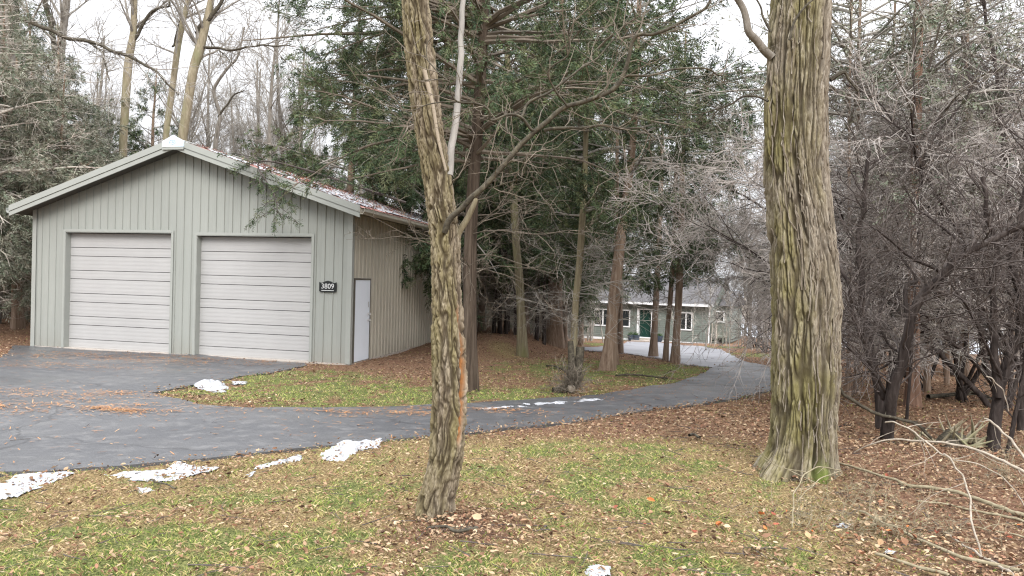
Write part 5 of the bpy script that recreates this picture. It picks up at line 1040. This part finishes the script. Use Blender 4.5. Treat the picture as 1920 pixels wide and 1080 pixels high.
for lab, x, y, w, sd in [('pale straight trunk left of the bright lake gap in the right hand woods', 1808, 738, 15, 711), ('grey trunk between the reddish cedar and the pale straight trunk', 1738, 735, 10, 712), ('slim grey trunk right of the thick trunk, deep in the woods', 1606, 742, 11, 713), ('faint slim trunk between the reddish cedar and the pale trunk, farthest back', 1775, 722, 8, 714), ('slim trunk right behind the thick trunk base', 1590, 750, 9, 715)]:
    my_cedar('cedar_tree', lab, [(x, y, w*1.15), (x+1, y-80, w*.9), (x+3, y-200, w*.8), (x+2, y-400, w*.6), (x+4, y-640, w*.5)], (x, y), [(0, 0, 2, .03)], seed=sd, tips=.25, nb=40, crown=.6, width=2.6, nsp=260, n_per=12, size=.3, dead=36, deadspan=(.2, .75), bark='cedar_bark', pal=FOLG)
# dark small trunks in the wood behind the bank
for i, (x, y, w) in enumerate([(926,618,7),(938,620,8),(948,620,7),(952,616,6),(1020,640,6),(1000,618,6),(966,622,5)]):
    P = at(x, y, 46.)if False else gp(x, y+6); pts = [(x, y+6, w), (x+rng.uniform(-3, 5), 520, w*.85), (x+rng.uniform(-4, 8), 380, w*.7)]
    my_cedar('cedar_tree', 'narrow dark trunk beyond the far garage corner', pts, (x, y+6), [(0, 0, 2.5, .03)], seed=720+i, nb=36, crown=.35, width=2.8, nsp=1500, n_per=12, size=.36, w=.018, dead=20, bark='dark_bark')['group'] = 'dark trunks beyond the garage corner'
# ------------------------------------------------------------------ fallen wood, canes, brush
def lying(name, label, cat, pts, Y, w0, w1, m_, lift=None, group=None, dy=0.0, side=6, sd=1, rad=.0035, k=6, ground=False, spr=.5):
    rg = np.random.default_rng(sd)
    if ground: P = np.array([gp(x, y)+[0, 0, max(w0, w1)/2*gp(x, y)[1]/FP+.03] for x, y in pts]); Y = P[:, 1].mean()
    else: P = np.array([at(x, y, Y+dy*i/max(1, len(pts)-1)) for i, (x, y) in enumerate(pts)])
    o = P[0].copy(); n = 6*len(pts); Q = catmull(P-o, n); Q[1:-1] += np.stack([perlin(Q[1:-1, 0]*9+j*5, Q[1:-1, 2]*9+Q[1:-1, 1]*9) for j in range(3)], 1)*.012
    R = (.95 if ground else .72)*np.linspace(w0, w1, n)/2*Y/FP; t = thing(name, label, cat, o, group=group); mb = MB(); mb.tubes(Q[None], R[None], 8); st_ = mb
    if side:
        p, D, _, _, _ = spawn(Q[None], R[None], side, .1, (.4, 1.1), rg); P1, R1 = grow(p, D, rg.uniform(.1, spr, side), np.full(side, rad), 7, .2, 0, .3, rg); st_.tubes(P1, R1, 4)
    st_.build('stem', m_, t, smooth=True)
    return t
Z4b = lambda *p: [(x/3.692+1400, y/3.692+820) for x, y in p]; Z3b = lambda *p: [(x/3.6+1560, y/3.6+560) for x, y in p]
lying('arching_cane', 'pale arching cane, the longest bright curve crossing in front of the crooked tree foot', 'branch', Z4b((745,105),(850,50),(1000,15),(1200,22),(1400,45),(1600,95),(1750,150),(1920,240),(2100,350)), 6.2, 3, 8, 'pale_cane', dy=-1.0, side=5)
lying('arching_cane', 'pale cane arching down to the bottom edge, starting above the long bright curve', 'branch', Z3b((360,835),(430,840),(540,890),(620,950))+Z4b((1340,110),(1400,140),(1480,250),(1530,360),(1555,500),(1560,600),(1610,760),(1640,960)), 5.6, 4, 4.5, 'pale_cane', dy=-1.0, side=6, sd=2)
lying('arching_cane', 'thin pale cane curving down at the right edge, right of the long bottom-reaching cane', 'branch', Z4b((1360,110),(1420,150),(1550,175),(1700,230),(1800,300),(1870,390),(1930,480)), 5.2, 2.5, 3, 'pale_cane', dy=-.2, side=3, sd=3)
lying('long_stick', 'long olive stick sloping down to the right from the thick trunk foot', 'branch', Z4b((480,210),(580,208),(650,220),(750,250),(1000,330),(1130,375),(1400,410),(1600,475),(1750,530),(1920,585),(2100,640)), 5.6, 3, 10, 'tan_cane', dy=-.7, side=8, sd=4, ground=True)
lying('arching_cane', 'fine cane arching down left of the thick trunk foot to the grass', 'branch', Z4b((640,225),(500,205),(400,260),(340,370),(320,480),(315,620)), 5.4, 3, 3.5, 'tan_cane', dy=-.4, side=3, sd=5)
lying('arching_cane', 'second fine cane arching down inside the first, below the thick trunk foot', 'branch', Z4b((640,235),(540,275),(460,330),(400,380),(350,450)), 5.3, 2.5, 2.5, 'tan_cane', dy=-.2, side=2, sd=6)
lying('long_stick', 'straight grey stick crossing just below the long olive stick at the right edge', 'branch', Z4b((1170,480),(1320,490),(1450,510),(1600,550),(1800,590),(1920,625),(2100,690)), 5.2, 4, 6, 'tan_cane', dy=-.3, side=4, sd=7, ground=True)
lying('long_stick', 'dark olive stick reaching the bottom right corner, above the cut stick', 'branch', Z4b((780,555),(830,575),(950,640),(1100,710),(1250,780),(1500,880),(1750,940),(1900,980)), 4.9, 4, 9, 'tan_cane', dy=-.4, side=6, sd=8, ground=True)
lying('long_stick', 'pale straight stick ending at the bottom right, among the red leaves', 'branch', Z4b((1370,700),(1500,790),(1650,880),(1780,960),(1880,1030)), 4.7, 3.5, 7, 'pale_cane', dy=-.2, side=3, sd=9, ground=True)
lying('cut_stick', 'short thick greenish stick with a pale cut end at the bottom edge', 'branch', Z4b((890,855),(1000,890),(1150,935),(1260,965),(1400,1010)), 4.5, 7, 8, 'tan_cane', dy=-.15, side=0, ground=True)
lying('arching_cane', 'bright cane coming in from the right edge in front of the forked tree', 'branch', Z3b((1030,810),(1100,850),(1180,930),(1290,1060),(1350,1150)), 6.2, 5, 7, 'pale_cane', dy=-.5, side=3, sd=11)
lying('arching_cane', 'thin hooked pale cane hanging in front of the forked tree trunk', 'branch', Z3b((1040,525),(1080,540),(1120,580),(1160,640),(1190,760)), 7.4, 3.5, 2.5, 'pale_cane', side=2, sd=12)
lying('long_stick', 'thin brown stick lying low at the right edge between the lower sticks', 'branch', Z4b((1560,655),(1700,680),(1850,715),(1960,740)), 4.9, 2.5, 4, 'tan_cane', side=3, sd=13, ground=True)
lying('fallen_limb', 'low dark fallen limb sagging in front of the crooked black tree', 'branch', Z4((440,715),(460,745),(520,785),(600,825),(690,845),(745,862),(775,890),(800,915)), gp(1663, 829)[1]-.15, 9, 8, 'limb_bark', side=8, sd=14, rad=.005)
lying('fallen_limb', 'long dark fallen limb lying on the floor of the woods behind the reddish cedar', 'branch', [(1740,751),(1780,748),(1820,744),(1850,752),(1870,757)], 0, 9, 5, 'limb_bark', side=22, sd=15, rad=.008, ground=True, spr=1.2)
lying('fallen_limb', 'dark stick lying on the green island lawn under the cedars', 'branch', [(1155,709),(1180,707),(1210,709),(1235,712),(1252,714)], 0, 4, 3, 'limb_bark', side=5, sd=16, rad=.01, ground=True)
lying('fallen_limb', 'dark stick lying on the leafy bank left of the brushy log', 'branch', [(1024,690),(1040,691),(1060,700),(1072,708)], 0, 4, 3, 'limb_bark', side=5, sd=17, rad=.01, ground=True)
lying('short_stick', 'dark knotty stick lying in the grass right of the furrowed tree foot', 'branch', [(800,1003),(830,1000),(855,1008),(885,1006),(893,1003)], 0, 5, 9, 'limb_bark', side=6, sd=18, ground=True, spr=.15)
lying('short_stick', 'dark stick in the leaves below the long snow patch at the left', 'branch', [(282,908),(300,914),(318,921),(330,925)], 0, 4, 3, 'limb_bark', side=3, sd=19, ground=True, spr=.2)
lying('short_stick', 'small dark stick lying in the leaves left of the thick trunk', 'branch', [(1292,824),(1300,822),(1312,828)], 0, 6, 5, 'limb_bark', side=4, sd=20, ground=True, spr=.12)
lying('short_stick', 'small black branched stick between the thick trunk and the crooked tree', 'branch', [(1573,806),(1585,803),(1602,806)], 0, 3, 2, 'dark_bark', side=6, sd=21, ground=True, spr=.25)
# brushy broken log at the island edge
b_ = gp(1066, 737); t = thing('brushy_log', 'broken log with tangled twigs and a pale cut end at the island edge', 'log', b_); mb = MB(); s = b_[1]/FP
q = np.array([(-.28, -.05, .04), (-.1, 0, .06), (.08, 0, .12), (.16, .1, .35), (.2, .15, .8)]); mb.tubes(catmull(q, 20)[None], np.linspace(.06, .075, 20)[None], 10); q = np.array([(.0, .1, 0), (.05, .1, .4), (.02, .12, .9)]); mb.tubes(catmull(q, 10)[None], np.linspace(.09, .05, 10)[None], 10); mb.build('log', 'limb_bark', t, smooth=True)
mb = MB(); mb.tubes(np.array([(.02, -.08, .10), (.05, -.13, .10), (.051, -.135, .10)]), np.array([.062, .062, .0]), 12); mb.build('cut_end', 'pale_cane', t)
mb = MB(); rg = np.random.default_rng(81); P0 = rg.normal(0, .09, (60, 3))*[1, 1, .3]+[.05, 0, .1]; P1, R1 = grow(P0, rg.normal(0, .6, (60, 3))+[0, 0, 1.0], rg.uniform(.2, .65, 60), np.full(60, .008), 8, .2, 0, .3, rg); mb.tubes(P1, R1, 4)
p, D, _, _, _ = spawn(P1, R1, 300, .1, (.5, 1.2), rg); P2, R2 = grow(p, D, rg.uniform(.08, .3, 300), np.full(300, .005), 4, .2, 0, .5, rg); mb.tubes(P2, R2, 3); mb.build('twigs', 'twig_brown', t)
# splintered stump
b_ = gp(1786, 836); t = thing('splintered_stump', 'splintered grey stump with fanned out wood shards beyond the long bright cane', 'stump', b_); mb = MB(); n = 34
D = np.stack([rg.normal(.35, .45, n), rg.normal(-.1, .3, n), rg.uniform(.25, .8, n)], 1); P, R = grow(rg.normal(0, .10, (n, 3))*[1.3, 1, .2], D, rg.uniform(.2, .5, n), np.full(n, .022), 5, .04, 0, .15, rg); mb.tubes(P, R, 5); mb.build('shards', 'tan_bark', t)
mb = MB(); mb.tubes(np.array([(-.05, 0, -.1), (0, 0, .05), (.04, 0, .16)]), np.array([.17, .15, .09]), 12); mb.build('butt', 'limb_bark', t, smooth=True)
# low brush tangles in the foreground right
for px, py, sc, lab in [(1750, 1000, 1.0, 'greenish tangle of small twigs among the sticks at the lower right'), (1640, 940, .9, 'brown tangle of fine twigs below the thick trunk'), (1490, 975, .8, 'dry grassy twig tuft at the end of the fine arching cane'), (1600, 1000, .7, 'low twig tangle by the snow scrap below the thick trunk'), (1880, 900, 1.1, 'thin brush at the right edge under the bright cane')]:
    b_ = gp(px, py); t = thing('brush_tangle', lab, 'brush', b_); mb = MB(); n = int(70*sc); P0 = rg.normal(0, .22*sc, (n, 3))*[1.3, .8, .05]+[0, 0, .0]
    P1, R1 = grow(P0, rg.normal(0, 1, (n, 3))+[0, 0, .7], rg.uniform(.1, .45, n)*sc, np.full(n, .0025), 7, .3, -.08, .4, rg); mb.tubes(P1, R1, 4); p, D, _, _, _ = spawn(P1, R1, n*4, .1, (.5, 1.2), rg); P2, R2 = grow(p, D, rg.uniform(.04, .16, n*4), np.full(n*4, .0014), 4, .25, -.05, .5, rg); mb.tubes(P2, R2, 3); mb.build('twigs', 'tan_cane', t)
# twigs and sticks littering the leaf floor
x, y, r = scatter(2600, 3.6, 26, 1.4, lambda x, y, r: ~in_garage(x, y) & (~ondrive(x, y) | (r.random(len(x)) < .12)) & (r.random(len(x)) < .45+.5*(x > 1.5)), 91); n = len(x); th_ = r.uniform(0, 6.3, n)
P, R = grow(np.stack([x, y, gz(x, y)+.03], 1), np.stack([np.cos(th_), np.sin(th_), r.normal(0, .05, n)], 1), r.uniform(.06, .4, n), r.uniform(.0015, .005, n), 5, .12, 0, .4, r); P[..., 2] = gz(P[..., 0], P[..., 1])+.028
mb = MB(); mb.tubes(P, R, 4); tag(mb.build('twig_litter', 'twig_dark'), 'small fallen twigs scattered over the lawn and the leaf floor', 'twig litter', kind='stuff')
# far woods: one mass beyond everything, on the far shore and behind the house
def far_mass(name, label, x0, x1, y0, y1, n, h, seed, twig):
    r = np.random.default_rng(seed); mb = MB(); x = r.uniform(x0, x1, n); y = r.uniform(y0, y1, n); k = ~((x/y > .60) & (x/y < .70)) | (y > 200); x, y = x[k], y[k]; n = len(x); z = np.maximum(gz(x, y), LAKE)
    P, R = grow(np.stack([x, y, z], 1), np.stack([r.normal(0, .08, n), r.normal(0, .08, n), np.ones(n)], 1), h*r.uniform(.5, 1.1, n), r.uniform(.05, .14, n)*h/10, 8, .05, .02, .15, r); mb.tubes(P, R, 4)
    m_ = n*16; p, D, rr_, Lp, _ = spawn(P, R, m_, .12, (.4, 1.0), r, .2); P1, R1 = grow(p, D, Lp*.28*r.uniform(.4, 1.1, m_), np.full(m_, .03*h/10), 5, .15, .05, .3, r); mb.tubes(P1, R1, 3)
    p, D, rr_, Lp, _ = spawn(P1, R1, m_*5, .1, (.4, 1.1), r, .1); P2, R2 = grow(p, D, h*.09*r.uniform(.3, 1.1, m_*5), np.full(m_*5, .014*h/10), 3, .2, .05, .4, r); mb.tubes(P2, R2, 3)
    return tag(mb.build(name, twig), label, 'woods', kind='stuff')
far_mass('far_woods', 'grey brown bare woods beyond the garage and the shaded bank', -75, 6, 62, 100, 330, 11, 95, 'twig_grey')
far_mass('far_woods', 'grey bare woods along the far lake shore', 40, 330, 330, 380, 240, 9, 96, 'twig_grey')
far_mass('brush_woods', 'dense low brush on the floor of the wood between the garage and the house', -6, 6, 46, 62, 130, 4.5, 97, 'twig_grey')
far_mass('brush_woods', 'dense low brush behind the left side of the garage', -45, -14, 38, 60, 240, 5.0, 98, 'twig_grey')
far_mass('brush_woods', 'dense low brush deep in the right hand woods', 9, 26, 26, 52, 90, 3.2, 99, 'twig_pale')
ORD = ['first', 'second', 'third', 'fourth', 'fifth', 'sixth', 'seventh', 'eighth', 'ninth', 'tenth', 'eleventh', 'twelfth', 'thirteenth', 'fourteenth', 'fifteenth', 'sixteenth', 'seventeenth']
sh = {}
for o in S.objects:
    if o.parent is None and o.get('label') and o.get('group'): sh.setdefault(o['label'], []).append(o)
for lab, os_ in sh.items():
    if 1 < len(os_) <= 17:
        os_.sort(key=lambda o: o.location.x/max(1, o.location.y))
        for i, o in enumerate(os_): o['label'] = lab+', '+('leftmost' if i == 0 else 'rightmost' if i == len(os_)-1 else ORD[i]+' from left')
for o in list(S.objects):
    if '_abs' in o: del o['_abs']
